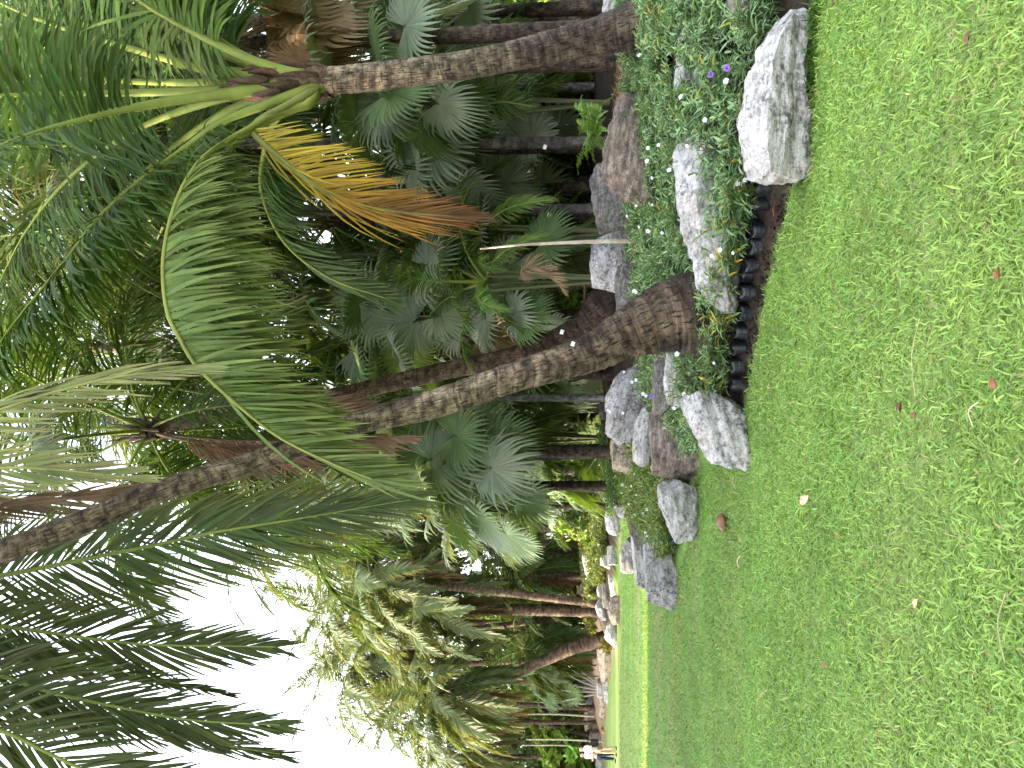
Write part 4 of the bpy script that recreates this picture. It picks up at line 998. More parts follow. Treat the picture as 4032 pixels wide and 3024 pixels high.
vpalm('pale feathery far palm reaching into the lower edge of the sky gap', 163, 352, 40, .17, 143, 44, 4.6, bark=M_BARKF, kinds=LIT, style='date', Ub=160)
vpalm('broad pale far palm closing the lower edge of the sky', 98, 358, 46, .17, 144, 46, 5.2, bark=M_BARKF, kinds=LIT, style='date', Ub=112)
FG = 'fan palms under the grove'
def vfan(label, U, V, d, seed, n=14, **kw):
    r = np.random.default_rng(seed); b = ground(U, d); t = at(U, V, d)
    return fan_palm(label, b, max(.4, t[2] - b[2]), n, r, group=FG, **kw)
vfan('fan palm with big dark leaves behind the ringed trunk', 705, 395, 11.2, 201, 15, hi=True, Rr=.92, Lp=1.0, styles=('green', 'blue'))
vfan('blue-grey fan palm behind the slender dark grey trunk', 622, 425, 13.0, 202, 15, hi=True, Rr=.95, Lp=1.0, styles=('blue',))
vfan('fan palm right of the dark flared trunk', 452, 415, 13.2, 203, 15, hi=True, Rr=.85, Lp=1.2, styles=('blue', 'green'), dry=2)
vfan('bright young fan palm under the curtain frond', 432, 368, 15.2, 204, 14, hi=True, Rr=.85, Lp=1.2, styles=('green', 'bright'), dry=2)
vfan('low fan palm at the foot of the dark flared trunk', 485, 510, 12.8, 205, 14, hi=True, Rr=.75, Lp=1.1, styles=('green', 'blue'))
vfan('large fan palm left of the central trunk', 316, 445, 14.5, 206, 16, hi=True, Rr=.9, Lp=1.3, styles=('blue', 'green'), dry=0)
vfan('fan palm drooping over the far rocks', 282, 480, 17.5, 207, 16, Rr=.95, Lp=1.3, styles=('blue', 'green', 'bright'))
vfan('dark fan palm low between the trunks', 410, 530, 17, 208, 14, Rr=.85, Lp=1.1, styles=('green',))
vfan('fan palm behind the slender palm and lichen boulder', 580, 500, 15, 209, 14, Rr=.8, Lp=1.1, styles=('green', 'blue'))
vfan('low fan palm behind the slender grey palm', 664, 520, 16, 210, 14, Rr=.85, Lp=1.0, styles=('blue', 'green'))
vfan('fan palm at the right edge behind the thick trunk', 760, 470, 12.5, 211, 14, hi=True, Rr=.85, Lp=1.1, styles=('green', 'blue'))
vfan('distant fan palm beside the sunlit trunk', 262, 500, 24, 212, 16, Rr=.95, Lp=1.4, styles=('green', 'blue'))
vfan('tall fan palm behind the golden frond', 530, 400, 17, 213, 16, Rr=.9, Lp=1.3, styles=('green',), dry=4)
vfan('fan palm with a dry skirt at the top right', 738, 205, 10.6, 214, 12, hi=True, Rr=.95, Lp=1.2, styles=('green',), dry=12)
vfan('distant fan palm over the far shrubs', 216, 500, 40, 215, 16, Rr=1.0, Lp=1.4, styles=('green', 'bright'))
vfan('distant dark fan palm by the leaning far palm', 102, 535, 47, 216, 16, Rr=1.0, Lp=1.5, styles=('green',))
vfan('deep shade fan palm between the grey palms', 640, 470, 19, 217, 16, Rr=.95, Lp=1.4, styles=('green', 'blue'))
vfan('deep shade fan palm left of the swollen trunk', 350, 500, 19, 218, 16, Rr=.95, Lp=1.4, styles=('green',))
vfan('deep shade fan palm under the golden frond', 500, 470, 20, 219, 16, Rr=.95, Lp=1.4, styles=('green', 'blue'))

for a in [('low fan palm spreading beyond the far mound boulder', 268, 553, 36, 230), ('low fan palm beyond the pale crest boulder', 200, 552, 42, 232),
          ('low fan palm right of the leaning far palm', 142, 555, 46, 233), ('low fan palm left of the leaning far palm', 90, 552, 47, 234), ('low fan palm on the slope behind the long grey rock', 335, 555, 20, 235)]:
    vfan(*a, n=16, Rr=1.15, Lp=1.5, styles=('green', 'blue', 'bright'), lo=-20)

# single fan leaves of the near fan palms that face the lawn
HF = np.random.default_rng(900)
def herofan(palm_seed_label, U, V, d, rpx, ang, style, droop=.5, tilt=0.0, spread=150, face=1.0):
    par = next(o for o in bpy.data.objects if o.get('label') == palm_seed_label)
    base = np.array(par.location); h = at(U, V, d); Rr = rpx * d / F
    tops = [c for c in par.children if c.name.startswith('trunk')][0]
    top = base + np.array([0, 0, max(v.co.z for v in tops.data.vertices) - .1])
    an = R(ang); X = np.array([math.cos(an), -.15, math.sin(an)]); Nn = np.array([HF.normal(0, .25) + tilt, -face, .45 + HF.normal(0, .2)])
    mid = (top + h) / 2 + np.array([0, -.05, .25 * np.linalg.norm(h - top)])
    mb = MB()
    col = {'green': (.090, .140, .052), 'blue': (.185, .225, .165), 'bright': (.15, .21, .04), 'pale': (.22, .25, .17)}[style]
    fan_leaf(mb, resample([top, mid, h], 10), X, Nn, Rr, 44, spread, .6 if droop < .6 else .46, droop, np.array(col), HF, .45, True, cup=.08, pcol=(.19, .22, .12))
    mb.build('fan_leaf', M_FAN, par, False, base)
A1 = 'fan palm with big dark leaves behind the ringed trunk'; A2 = 'blue-grey fan palm behind the slender dark grey trunk'; A3 = 'fan palm right of the dark flared trunk'
A4 = 'bright young fan palm under the curtain frond'; A5 = 'low fan palm at the foot of the dark flared trunk'; A6 = 'large fan palm left of the central trunk'; A7 = 'low fan palm behind the slender grey palm'; A8 = 'fan palm behind the slender palm and lichen boulder'
for a in [(A1, 717, 424, 10.6, 56, 110, 'green', .3), (A1, 675, 388, 10.4, 62, -75, 'green', .4), (A1, 668, 384, 10.9, 58, 190, 'blue', .5), (A1, 740, 400, 11.2, 52, 60, 'green', .5), (A2, 629, 425, 12.0, 66, 205, 'blue', .45), (A2, 622, 445, 12.6, 55, -60, 'blue', .6), (A7, 631, 532, 13.0, 32, 40, 'blue', .2), (A7, 655, 520, 14.0, 40, 120, 'green', .4),
          (A4, 421, 357, 14.0, 44, -80, 'blue', .4), (A4, 405, 372, 14.2, 44, 200, 'green', .5), (A3, 446, 414, 12.6, 46, 120, 'blue', .35), (A3, 439, 462, 12.5, 44, 20, 'blue', .5), (A3, 460, 380, 13.0, 54, 60, 'blue', .35), (A3, 412, 408, 12.9, 42, 0, 'bright', .3), (A3, 470, 430, 12.8, 46, -20, 'green', .5), (A3, 452, 440, 12.3, 40, -100, 'pale', .8),
          (A5, 450, 524, 12.0, 42, -40, 'green', .5), (A5, 480, 500, 12.2, 44, 60, 'green', .4), (A5, 505, 515, 12.4, 40, 150, 'blue', .5), (A6, 308, 431, 13.6, 66, -85, 'blue', .7), (A6, 327, 434, 13.9, 64, 120, 'green', .3), (A6, 300, 490, 13.4, 58, -95, 'blue', 1.3), (A6, 285, 395, 14.0, 60, 160, 'blue', .6), (A6, 335, 470, 14.0, 52, -30, 'blue', .6), (A6, 290, 455, 13.8, 58, 215, 'green', .8),
          (A8, 585, 505, 13.6, 40, 70, 'blue', .4), (A8, 565, 520, 13.8, 38, 170, 'green', .4), (A8, 600, 500, 13.9, 36, -30, 'green', .5)]:
    herofan(*a)

# drooping feather palms low in the grove (stemless clumps)
def clump(label, U, V, d, seed, n=12, L=1.8, style='areca'):
    r = np.random.default_rng(seed); b = ground(U, d); t = at(U, V, d)
    o = thing('feather_palm', label, 'palm', b, 0, 'feather palms under the grove'); h = max(.3, t[2] - b[2] - .5)
    mb = MB()
    for k in range(4):
        a = k * 1.7; tube(mb, resample([(0, 0, -.1), (.08 * math.cos(a), .08 * math.sin(a), h * .5), (.16 * math.cos(a), .16 * math.sin(a), h)], 6), [.04, .035, .03, .03, .028, .025], (.5, .6, .3), 7)
    mb.build('stem', M_GREY, o, True)
    crown(o, (0, 0, h), frondlist(n, ['up', 'arch', 'arch', 'spread', 'droop'], r), L, style, True, r, 2)
    return o
FP1 = clump('glossy feather palm drooping right of the flared dark trunk', 488, 455, 11.8, 301)
clump('feather palm with curved fronds behind the lichen boulder', 535, 455, 12.5, 302)
clump('feather palm behind the fern and grey trunks', 664, 470, 12.6, 303, style='coco')
clump('feather palm left of the pole-like palm', 330, 500, 18, 304, style='coco')
clump('feather palm at the foot of the rough brown palm', 520, 540, 13.6, 305, L=1.3)

# fern on the brown boulder
t = thing('fern', 'light green fern growing on top of the brown boulder', 'fern', at(640, 602, 9.35), 0)
r = np.random.default_rng(9)
FM = []
for k in range(3):
    c, up = plane_curve(.48, 62 - 12 * k, -30 - 10 * k, 14, 1.3); mb = MB()
    pinnate(mb, c, up, 34, .075, .015, 80, 60, 5, droop=.15, t0=.08, nseg=2, col=(.15, .26, .05), rr=.004, r=r, prof=([0, .15, .4, .8, 1], [.5, .95, 1, .5, .1]), rcol=(.16, .22, .06))
    FM.append(mb.mesh('frond', M_PLANT))
for i in range(26):
    o = link('frond', FM[i % 3], t, (r.normal(0, .1), r.normal(0, .05), r.uniform(-.05, .06))); o.rotation_euler = (r.normal(0, .25), r.normal(0, .3), i * 2.399); o.scale = (r.uniform(.75, 1.15),) * 3

hero(FP1, 'dry_frond', [(488, 520, 11.6), (496, 522, 11.3), (502, 530, 11.2), (498, 543, 11.15), (487, 556, 11.1), (476, 563, 11.1)], (0, -.8, .4), 40, .32, .012, label='dry tan drooping frond', matl=M_DEAD, col=(.30, .19, .12), rr=.008, r=hr, hang=.6, droop=.3, t0=.1, rcol=(.25, .15, .09))
MTAG = plain('white_tag', (.8, .8, .78), .5, .3, .05)
for U, V, d, lb in [(621, 545, 12.16, 'small white number tag on the slender dark grey palm'), (553, 549, 12.86, 'small white number tag on the slender palm behind the lichen boulder'), (436, 562, 11.75, 'small white tag on the dark flared trunk'), (424, 573, 7.22, 'small white tag on the edge of the swollen trunk')]:
    p_ = at(U, V, d); mb = MB(); V0, Q0 = cubesphere(2); k = d / F * 2.3; mb.add(V0 * np.array([k, .004, k * .8]), Q0, (1, 1, 1)); o = link('number_tag', mb.mesh('number_tag', MTAG), None, p_); o.rotation_euler = (0, .3, 0); tag(o, lb, 'tag', 'white tags on the palm trunks')
# pale dry stalk, prop frame, dry grass on the crest
mb = MB(); c = resample(uvd([(527, 634, 10.3), (526.5, 600, 10.3), (525, 560, 10.35), (523, 520, 10.4), (519, 480, 10.5)]), 14)
tube(mb, c, np.linspace(.052, .018, 14), hsvj((.40, .33, .27), 14, r, .12), 8, .6)
tag(mb.build('dry_stalk', plain('dry_stalk', (1, 1, 1), .8, .2, .35, 14), None, True, c[0]), 'pale dry frond stalk standing upright before the squarish grey rock', 'stalk')
t = thing('prop_frame', 'small brown wooden prop frame behind the squarish grey rock', 'wooden frame', at(474, 594, 12.6))
MW = plain('weathered_wood', (.15, .085, .05), .85, .2, .4, 18)
for nm, a_, b_ in (('post', (-.13, 0, -.35), (-.13, 0, .22)), ('post', (.13, .02, -.35), (.13, 0, .2)), ('crossbar', (-.2, -.03, .16), (.2, -.03, .14))):
    mb = MB(); tube(mb, resample([a_, b_], 4), .024, (1, 1, 1), 7); mb.build(nm, MW, t, True)
r = np.random.default_rng(15); mb = MB(); n = 2600
x = r.uniform(2.6, 4.2, n); y = r.uniform(9.6, 11.5, n); P0 = np.stack([x, y, hgt(x, y)], 1)
a = r.uniform(0, 2 * PI, n); D0 = np.stack([np.cos(a) * .8, np.sin(a) * .8, r.uniform(.3, 1.2, n)], 1)
lance(mb, P0, D0, r.uniform(.12, .32, n), np.full(n, .012), .8, hsvj((.25, .19, .10), n, r, .3, .1), r, 3, fold=0)
tag(mb.build('dry_grass', M_DEAD), 'straw-brown dry grass on the mound beside the ringed trunk', 'dry grass', kind='stuff')
# ------------------------------------------------------------------ trees and undergrowth behind
def leafcloud(mb, C, rad, n, size, col, r, clumps=40, flat=.8):
    C = np.asarray(C, float); rad = np.asarray(rad, float)
    k = unit(r.normal(0, 1, (clumps, 3))) * r.uniform(.35, 1, (clumps, 1)) ** .6
    cc = k * rad + C; cr = rad.mean() * r.uniform(.16, .36, clumps)
    ci = r.integers(clumps, size=n)
    P = cc[ci] + unit(r.normal(0, 1, (n, 3))) * (cr[ci] * r.uniform(.3, 1, n) ** .5)[:, None] * np.array([1, 1, flat])
    ck = hsvj(col, clumps, r, .22, .10)
    c = ck[ci] * (1 + .22 * r.standard_normal((n, 1)))
    D = unit(r.normal(0, 1, (n, 3)) + np.array([0, 0, -.3])); W = unit(np.cross(D, r.normal(0, 1, (n, 3))))
    s = size * r.uniform(.6, 1.4, n)
    PP = np.stack([P, P + D * (s * .5)[:, None], P + D * s[:, None]], 1)
    WW = W[:, None] * (s * .3)[:, None, None] * np.array([.25, 1, .1])[None, :, None]
    strips(mb, PP, WW, np.clip(c, .004, .6))

def tree(label, base, h, cr, seed, col, size=.22, n=9000, group='broad-leaved trees behind the grove', bark=None, crownz=.66):
    r = np.random.default_rng(seed); base = np.asarray(base, float)
    t = thing('tree', label, 'tree', base, 0, group)
    mb = MB(); c = resample([(0, 0, -.3), (r.normal(0, .2), 0, h * .3), (r.normal(0, .4), r.normal(0, .4), h * .75)], 12)
    tube(mb, c, np.linspace(.028 * h, .008 * h, 12), (1, 1, 1), 9)
    for k in range(7):
        a = k * 2.4; p0 = c[4 + k % 6]; e = p0 + np.array([math.cos(a) * cr * .7, math.sin(a) * cr * .7, cr * .5])
        tube(mb, resample([p0, (p0 + e) / 2 + np.array([0, 0, .15 * cr]), e], 6), np.linspace(.011 * h, .003 * h, 6), (1, 1, 1), 6)
    mb.build('trunk', bark or M_BARKD, t, True)
    mb = MB(); leafcloud(mb, (0, 0, h * crownz), (cr, cr, h * (1 - crownz) * 1.05), n, size, col, r, 46)
    mb.build('crown', M_TREE, t)
    return t
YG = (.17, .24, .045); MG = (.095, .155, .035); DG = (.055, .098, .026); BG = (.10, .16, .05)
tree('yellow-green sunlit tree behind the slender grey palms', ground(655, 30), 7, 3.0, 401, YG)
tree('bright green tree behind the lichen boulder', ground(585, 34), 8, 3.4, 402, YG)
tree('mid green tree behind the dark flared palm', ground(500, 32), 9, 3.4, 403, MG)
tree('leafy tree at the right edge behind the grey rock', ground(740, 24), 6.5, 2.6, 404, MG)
tree('bushy tree seen between the central trunk and the far lawn', ground(350, 38), 8, 3.5, 405, MG)
tree('yellow-leaved low tree beyond the shrub mound', ground(180, 50), 5.5, 3.0, 406, (.22, .23, .04))
tree('pale green airy tree behind the two people', ground(10, 58), 6.5, 3.4, 407, BG)
tree('bright green bushy tree right of the slim far palm', ground(72, 56), 7.5, 3.2, 408, YG)
tree('dark green tree closing the gap left of the leaning palm', ground(112, 54), 10.5, 4.2, 409, MG, n=12000)
tree('dark tree behind the far straight palm', ground(225, 46), 11, 4.0, 410, DG)
tree('tall dark tree behind the middle of the grove', ground(430, 44), 16, 5.5, 411, DG, n=12000, size=.32)
tree('tall tree behind the central trunk top', ground(300, 48), 14, 4.6, 414, MG, n=10000, size=.3)
tree('light green shrub-like tree over the tan brown block', ground(58, 50), 4.2, 2.2, 416, YG, n=6000)

def shrub(label, U, d, w, h, seed, col, n=5000, size=.14):
    r = np.random.default_rng(seed); b = ground(U, d); mb = MB()
    leafcloud(mb, (0, 0, h * .5), (w, w * .7, h * .55), n, size, col, r, 26)
    o = link('shrub', mb.mesh('shrub', M_TREE), None, b)
    return tag(o, label, 'shrub', 'shrubs under the palms')
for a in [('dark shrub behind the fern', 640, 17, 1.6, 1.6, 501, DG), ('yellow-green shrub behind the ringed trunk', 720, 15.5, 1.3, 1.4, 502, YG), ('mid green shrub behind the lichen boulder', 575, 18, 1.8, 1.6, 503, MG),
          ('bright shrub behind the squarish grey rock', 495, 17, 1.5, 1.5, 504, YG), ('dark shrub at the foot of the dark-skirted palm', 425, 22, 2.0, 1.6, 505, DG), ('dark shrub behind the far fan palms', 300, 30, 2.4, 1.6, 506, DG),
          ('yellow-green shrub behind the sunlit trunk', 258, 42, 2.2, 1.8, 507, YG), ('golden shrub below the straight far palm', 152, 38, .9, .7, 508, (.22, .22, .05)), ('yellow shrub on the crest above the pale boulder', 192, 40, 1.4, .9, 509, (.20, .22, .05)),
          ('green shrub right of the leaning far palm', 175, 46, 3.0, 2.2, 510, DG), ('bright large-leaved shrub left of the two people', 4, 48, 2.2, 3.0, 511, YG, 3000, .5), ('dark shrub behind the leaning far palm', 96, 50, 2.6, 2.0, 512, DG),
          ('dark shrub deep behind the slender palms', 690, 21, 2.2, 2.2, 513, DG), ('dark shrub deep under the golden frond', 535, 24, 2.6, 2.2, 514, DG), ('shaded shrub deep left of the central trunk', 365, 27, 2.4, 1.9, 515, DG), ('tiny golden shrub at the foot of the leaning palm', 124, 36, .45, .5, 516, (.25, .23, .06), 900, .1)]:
    shrub(*a)

# far wood: one mass closing the view, low on the left
r = np.random.default_rng(600); mb = MB()
for i in range(60):
    U = r.uniform(-60, 840); d = r.uniform(60, 85)
    x = (U - 384) / F * d; hh = np.interp(U, [-60, 30, 90, 240, 330, 840], [4.5, 5, 8, 11, 15, 17]) * r.uniform(.75, 1.05)
    leafcloud(mb, (x, d, gz(x, d) + hh * .5), (3.6, 3, hh * .5), 3200, .5, [MG, DG, YG, BG][int(r.integers(4))], r, 30)
tag(mb.build('far_wood', M_TREE), 'far mass of mixed green woodland closing the view behind the palms', 'woodland', kind='stuff')
r = np.random.default_rng(601); mb = MB()
for i in range(30):
    U = r.uniform(235, 820); d = r.uniform(24, 42); x = (U - 384) / F * d
    leafcloud(mb, (x, d, gz(x, d) + .8), (1.8, 1.5, .9), 1100, .2, [DG, MG, YG][int(r.integers(3))], r, 18)
tag(mb.build('undergrowth', M_TREE), 'dark leafy undergrowth filling the grove floor', 'undergrowth', kind='stuff')

# leafy screens added out of view to block low sun; gaps leave streaks
def added_sun_screen(label, x0, x1, y0, y1, h, htop, n2, seed):
    """solid lower part that blocks the sun, with a looser, gappy leafy top dappling it"""
    r = np.random.default_rng(seed); mb = MB()
    c = np.array([[x0, y0, -.2], [x1, y0, -.2], [x1, y1, -.2], [x0, y1, -.2], [x0, y0, h], [x1, y0, h], [x1, y1, h], [x0, y1, h]], float)
    mb.add(c, np.array([[0, 3, 2, 1], [4, 5, 6, 7], [0, 1, 5, 4], [1, 2, 6, 5], [2, 3, 7, 6], [3, 0, 4, 7]]), (.03, .05, .015))
    n = int((y1 - y0) * h * 26)
    P = np.stack([x1 + r.uniform(-.1, .35, n), r.uniform(y0, y1, n), r.uniform(0, h, n)], 1)
    k = int(n * .2); P[:k, 0] = r.uniform(x0, x1, k); P[:k, 2] = h + r.uniform(-.1, .35, k)
    D = unit(r.normal(0, 1, (n, 3))); W = unit(np.cross(D, r.normal(0, 1, (n, 3)))); s = r.uniform(.12, .3, n)
    strips(mb, np.stack([P, P + D * (s * .5)[:, None], P + D * s[:, None]], 1), W[:, None] * (s * .3)[:, None, None] * np.array([.3, 1, .1])[None, :, None], hsvj(MG, n, r, .25))
    leafcloud(mb, ((x0 + x1) / 2, (y0 + y1) / 2, (h + htop) / 2), (.8, (y1 - y0) / 2 - .2, (htop - h) / 2), n2, .55, MG, r, 90)
    return tag(mb.build('added_sun_screen', M_TREE), label, 'added_sun_screen')
added_sun_screen('tall leafy sun screen, added out of view left of the near lawn', -19, -17, -14, 16.9, 10, 17, 8500, 701)
added_sun_screen('leafy sun screen, added out of view left of the middle lawn', -29, -27, 17.9, 31.2, 9.5, 15, 2400, 702)
added_sun_screen('leafy sun screen, added out of view left of the far lawn', -44, -42, 32.4, 62, 13.5, 15, 1500, 703)

# ------------------------------------------------------------------ things at the far side of the lawn
t = thing('garden_lamp', 'slim dark garden lamp with a white head on the far mound', 'lamp', ground(103, 44))
mb = MB(); tube(mb, resample([(0, 0, 0), (0, 0, 1.35)], 4), .05, (1, 1, 1), 8); mb.build('post', plain('black_metal', (.02, .02, .022), .5), t, True)
mb = MB(); tube(mb, np.array([[0, 0, 1.35], [0, 0, 1.38], [0, 0, 1.62], [0, 0, 1.68]]), [.10, .15, .13, .05], (1, 1, 1), 10); mb.build('lamp_head', plain('white_glass', (.75, .75, .72), .3), t, True)
t = thing('canopy', 'dark teal canopy behind the far palm trunks', 'canopy', ground(136, 47))
MT = plain('teal_cloth', (.014, .05, .055), .8); mb = MB()
mb.add([(-.9, -.6, 2.1), (.9, -.6, 1.9), (.9, .6, 1.9), (-.9, .6, 2.1), (-.5, 0, 2.55), (.5, 0, 2.4), (-.9, -.6, 2.0), (.9, -.6, 1.8)], np.array([[0, 1, 5, 4], [3, 2, 5, 4], [0, 6, 7, 1]]))
mb.add([(-.9, -.6, 2.1), (-.9, .6, 2.1), (-.5, 0, 2.55), (.9, -.6, 1.9), (.9, .6, 1.9), (.5, 0, 2.4)], np.array([[0, 1, 2], [3, 4, 5]]))
mb.build('roof', MT, t)
for sx in (-.8, .8):
    for sy in (-.5, .5):
        mb = MB(); tube(mb, resample([(sx, sy, 0), (sx, sy, 2.0)], 3), .04, (1, 1, 1), 6); mb.build('leg', MW, t, True)
t = thing('stake_bundle', 'fan of pale grey leaning stakes behind the mound rocks', 'stakes', ground(80, 46))
r = np.random.default_rng(8); MS = plain('grey_stake', (.36, .34, .33), .85, .2, .3, 8)
for k in range(6):
    mb = MB(); a = -.2 + k * .22; tube(mb, resample([(k * .12 - .3, 0, -.2), (k * .12 - .3 + math.sin(a) * 1.1, r.normal(0, .1), 1.1), (k * .12 - .3 + math.sin(a) * 2.2, r.normal(0, .2), 2.0)], 6), np.linspace(.06, .04, 6), (1, 1, 1), 7); mb.build('stake', MS, t, True)
t = thing('clay_pot', 'round terracotta pot beside the brown-grey block', 'pot', ground(38.5, 45) + np.array([0, 0, .05]))
mb = MB(); z = np.array([0, .05, .15, .27, .33, .34]); rr_ = np.array([.09, .14, .19, .18, .13, .15])
tube(mb, np.stack([z * 0, z * 0, z], 1), rr_, (1, 1, 1), 14); mb.build('pot', plain('terracotta', (.36, .17, .08), .8), t, True)
for U, d, lb in [(52, 47, 'thin pale pole left of the straight slim palm'), (27, 46, 'sunlit pale pole behind the bag of the woman'), (21, 47.5, 'second pale pole behind the woman, nearer to her'), (64, 48, 'thin grey pole right of the straight slim palm')]:
    mb = MB(); b = ground(U, d); tube(mb, resample([b, b + np.array([.05, 0, 2.2]), b + np.array([-.05, 0, 4.6])], 8), np.linspace(.06, .04, 8), (1.3, 1.15, .95), 8)
    tag(mb.build('pole', MS, None, True, b), lb, 'pole', 'thin poles at the far left')

# ------------------------------------------------------------------ the two people
MSK = plain('skin', (.52, .33, .25), .6, .3, .08, tint=False); MHAIR = plain('dark_hair', (.022, .014, .012), .5, .4, .4, 40, tint=False)
MTEE = plain('white_cotton', (.78, .77, .82), .9, .1, .08, tint=False); MLIL = plain('lilac_white_cotton', (.66, .65, .80), .9, .1, .08, tint=False)
MKHA = plain('khaki_cloth', (.23, .17, .11), .9, .1, .15, tint=False); MNAV = plain('navy_denim', (.022, .035, .075), .85, .15, .25, tint=False); MBLK = plain('black_leather', (.014, .014, .016), .5, .3, .2, tint=False)
def skin(name, J, E, m_, parent, lvl=2, root=0):
    me = bpy.data.meshes.new(name); me.from_pydata([j[:3] for j in J], E, []); o = link(name, me, parent)
    md = o.modifiers.new('Skin', 'SKIN')
    for k, j in enumerate(J):
        q_ = me.skin_vertices[0].data[k]; q_.radius = (j[3], j[4] if len(j) > 4 else j[3]); q_.use_root = (k == root)
    s = o.modifiers.new('Sub', 'SUBSURF'); s.levels = lvl; s.render_levels = lvl
    me.materials.append(m_); 
    a = me.attributes.new('Col', 'FLOAT_COLOR', 'POINT'); a.data.foreach_set('color', np.ones(4 * len(J), np.float32))
    return o
def person(label, loc, rz, h, top, bottom, bare, group=None, armsfwd=True):
    t = thing('person', label, 'person', loc, rz, group); k = h / 1.64
    J = [(0, 0, .86, .135, .10), (0, 0, 1.02, .115, .085), (0, 0, 1.22, .145, .095), (0, .01, 1.36, .09, .07), (0, .005, 1.42, .052), (0, -.01, 1.48, .072, .08), (0, -.012, 1.56, .078, .092), (0, -.005, 1.62, .05, .06)]
    E = [(i, i + 1) for i in range(7)]
    J.append((0, -.115, 1.53, .012)); E.append((6, 8))                                   # nose
    for s in (-1, 1):
        a = len(J); J.append((s * .082, 0, 1.545, .012, .018)); E.append((6, a))           # ears
        st = -.10 if s < 0 else .08                                                       # a short stride
        a = len(J); J += [(s * .09, 0, .80, .088), (s * .085, st * .45 - .02, .47, .058), (s * .085, st * .5 + .0, .30, .052), (s * .085, st + .03, .085, .036), (s * .09, st + .0, .035, .038, .03), (s * .10, st - .13, .022, .036, .02)]
        E += [(0, a)] + [(q, q + 1) for q in range(a, a + 5)]
        a = len(J); J += [(s * .165, 0, 1.345, .052), (s * .215, .03, 1.10, .040), (s * .12, -.16, 1.02, .031), (s * .06, -.21, 1.05, .026), (s * .035, -.235, 1.055, .030, .016)]
        E += [(3, a)] + [(q, q + 1) for q in range(a, a + 4)]
        hnd = a + 4
        for f in range(4):
            b_ = len(J); z_ = 1.075 - f * .014
            J += [(s * (.012 - .004 * f), -.25, z_, .0085), (s * (-.012), -.248 + .004 * f, z_ - .006, .008), (s * (-.03), -.236, z_ - .012, .007)]
            E += [(hnd, b_), (b_, b_ + 1), (b_ + 1, b_ + 2)]
        b_ = len(J); J += [(s * .045, -.25, 1.085, .009), (s * .03, -.265, 1.10, .008)]; E += [(hnd - 1, b_), (b_, b_ + 1)]
    J = [(q[0] * k, q[1] * k, q[2] * k) + tuple(v * k for v in q[3:]) for q in J]
    skin('body', J, E, MSK, t)
    S = [(0, 0, .88, .150, .118), (0, 0, 1.02, .132, .102), (0, 0, 1.22, .160, .112), (0, .01, 1.36, .102, .085)]; Es = [(0, 1), (1, 2), (2, 3)]
    for s in (-1, 1):
        a = len(S); S += [(s * .165, 0, 1.345, .068), (s * .20, .02, 1.19, .060)]; Es += [(3, a), (a, a + 1)]
    skin('shirt', [(q[0] * k, q[1] * k, q[2] * k) + tuple(v * k for v in q[3:]) for q in S], Es, top, t)
    B = [(0, 0, .90, .150, .115), (0, 0, .82, .165, .125)]; Eb = [(0, 1)]
    for s in (-1, 1):
        st = -.10 if s < 0 else .08; a = len(B)
        B += [(s * .09, 0, .74, .105)]; Eb += [(1, a)]
        ext = [(s * .088, st * .3 - .01, .56, .098)] if bare else [(s * .085, st * .45 - .02, .47, .080), (s * .085, st * .6, .28, .070), (s * .085, st + .02, .07, .062)]
        for e in ext: B.append(e); Eb.append((len(B) - 2, len(B) - 1))
    skin('shorts' if bare else 'trousers', [(q[0] * k, q[1] * k, q[2] * k) + tuple(v * k for v in q[3:]) for q in B], Eb, bottom, t)
    for s in (-1, 1):
        st = -.10 if s < 0 else .08
        skin('shoe', [(s * .088 * k, (st + .04) * k, .03, .045 * k, .035 * k), (s * .095 * k, (st - .06) * k, .026, .046 * k, .03 * k), (s * .102 * k, (st - .15) * k, .02, .036 * k, .022 * k)], [(0, 1), (1, 2)], MBLK, t)
    skin('hair', [(q[0] * k, q[1] * k, q[2] * k) + tuple(v * k for v in q[3:]) for q in [(0, .02, 1.645, .065, .07), (0, .055, 1.58, .092, .07), (0, .075, 1.48, .085, .05), (.02, .09, 1.36, .075, .04), (.03, .095, 1.24, .05, .03)]], [(0, 1), (1, 2), (2, 3), (3, 4)], MHAIR, t)
    for s in (-1, 1):
        mb = MB(); V0, Q0 = cubesphere(3); mb.add(unit(V0) * .011 * k + np.array([s * .032, -.098, 1.555]) * k, Q0, (1, 1, 1)); mb.build('eye', MBLK, t, True)
    mb = MB(); mb.add(unit(V0) * np.array([.022, .008, .006]) * k + np.array([0, -.092, 1.485]) * k, Q0, (1, 1, 1)); mb.build('mouth', plain('lips', (.35, .10, .09), .5) if 'lips' not in bpy.data.materials else bpy.data.materials['lips'], t, True)
    return t
pw = at(17.7, 616, 33.6); person('woman in a white t-shirt and khaki shorts with a black bag on her arm', (pw[0], 33.6, gz(pw[0], 33.6)), R(-35), 1.64, MTEE, MKHA, True)
pm = at(11.5, 616, 34.3); person('person in navy trousers and a pale lilac shirt walking behind the woman', (pm[0], 34.3, gz(pm[0], 34.3)), R(-30), 1.60, MLIL, MNAV, False)
t = thing('shoulder_bag', 'large black bag hanging from the arm of the woman', 'bag', (pw[0] + .27, 33.62, gz(pw[0], 33.6)), R(-8))
mb = MB(); V0, Q0 = cubesphere(8); v = unit(V0) * .35 + V0 * .65; mb.add(v * np.array([.17, .08, .20]) * (1 - .12 * np.clip(V0[:, 2:3], 0, 1)) + np.array([0, 0, .97]), Q0, (1, 1, 1)); mb.build('bag_body', MBLK, t, True)
mb = MB(); a = np.linspace(0, PI, 12); tube(mb, np.stack([.11 * np.cos(a), 0 * a, 1.13 + .16 * np.sin(a)], 1), .014, (1, 1, 1), 6); mb.build('strap', MBLK, t, True)

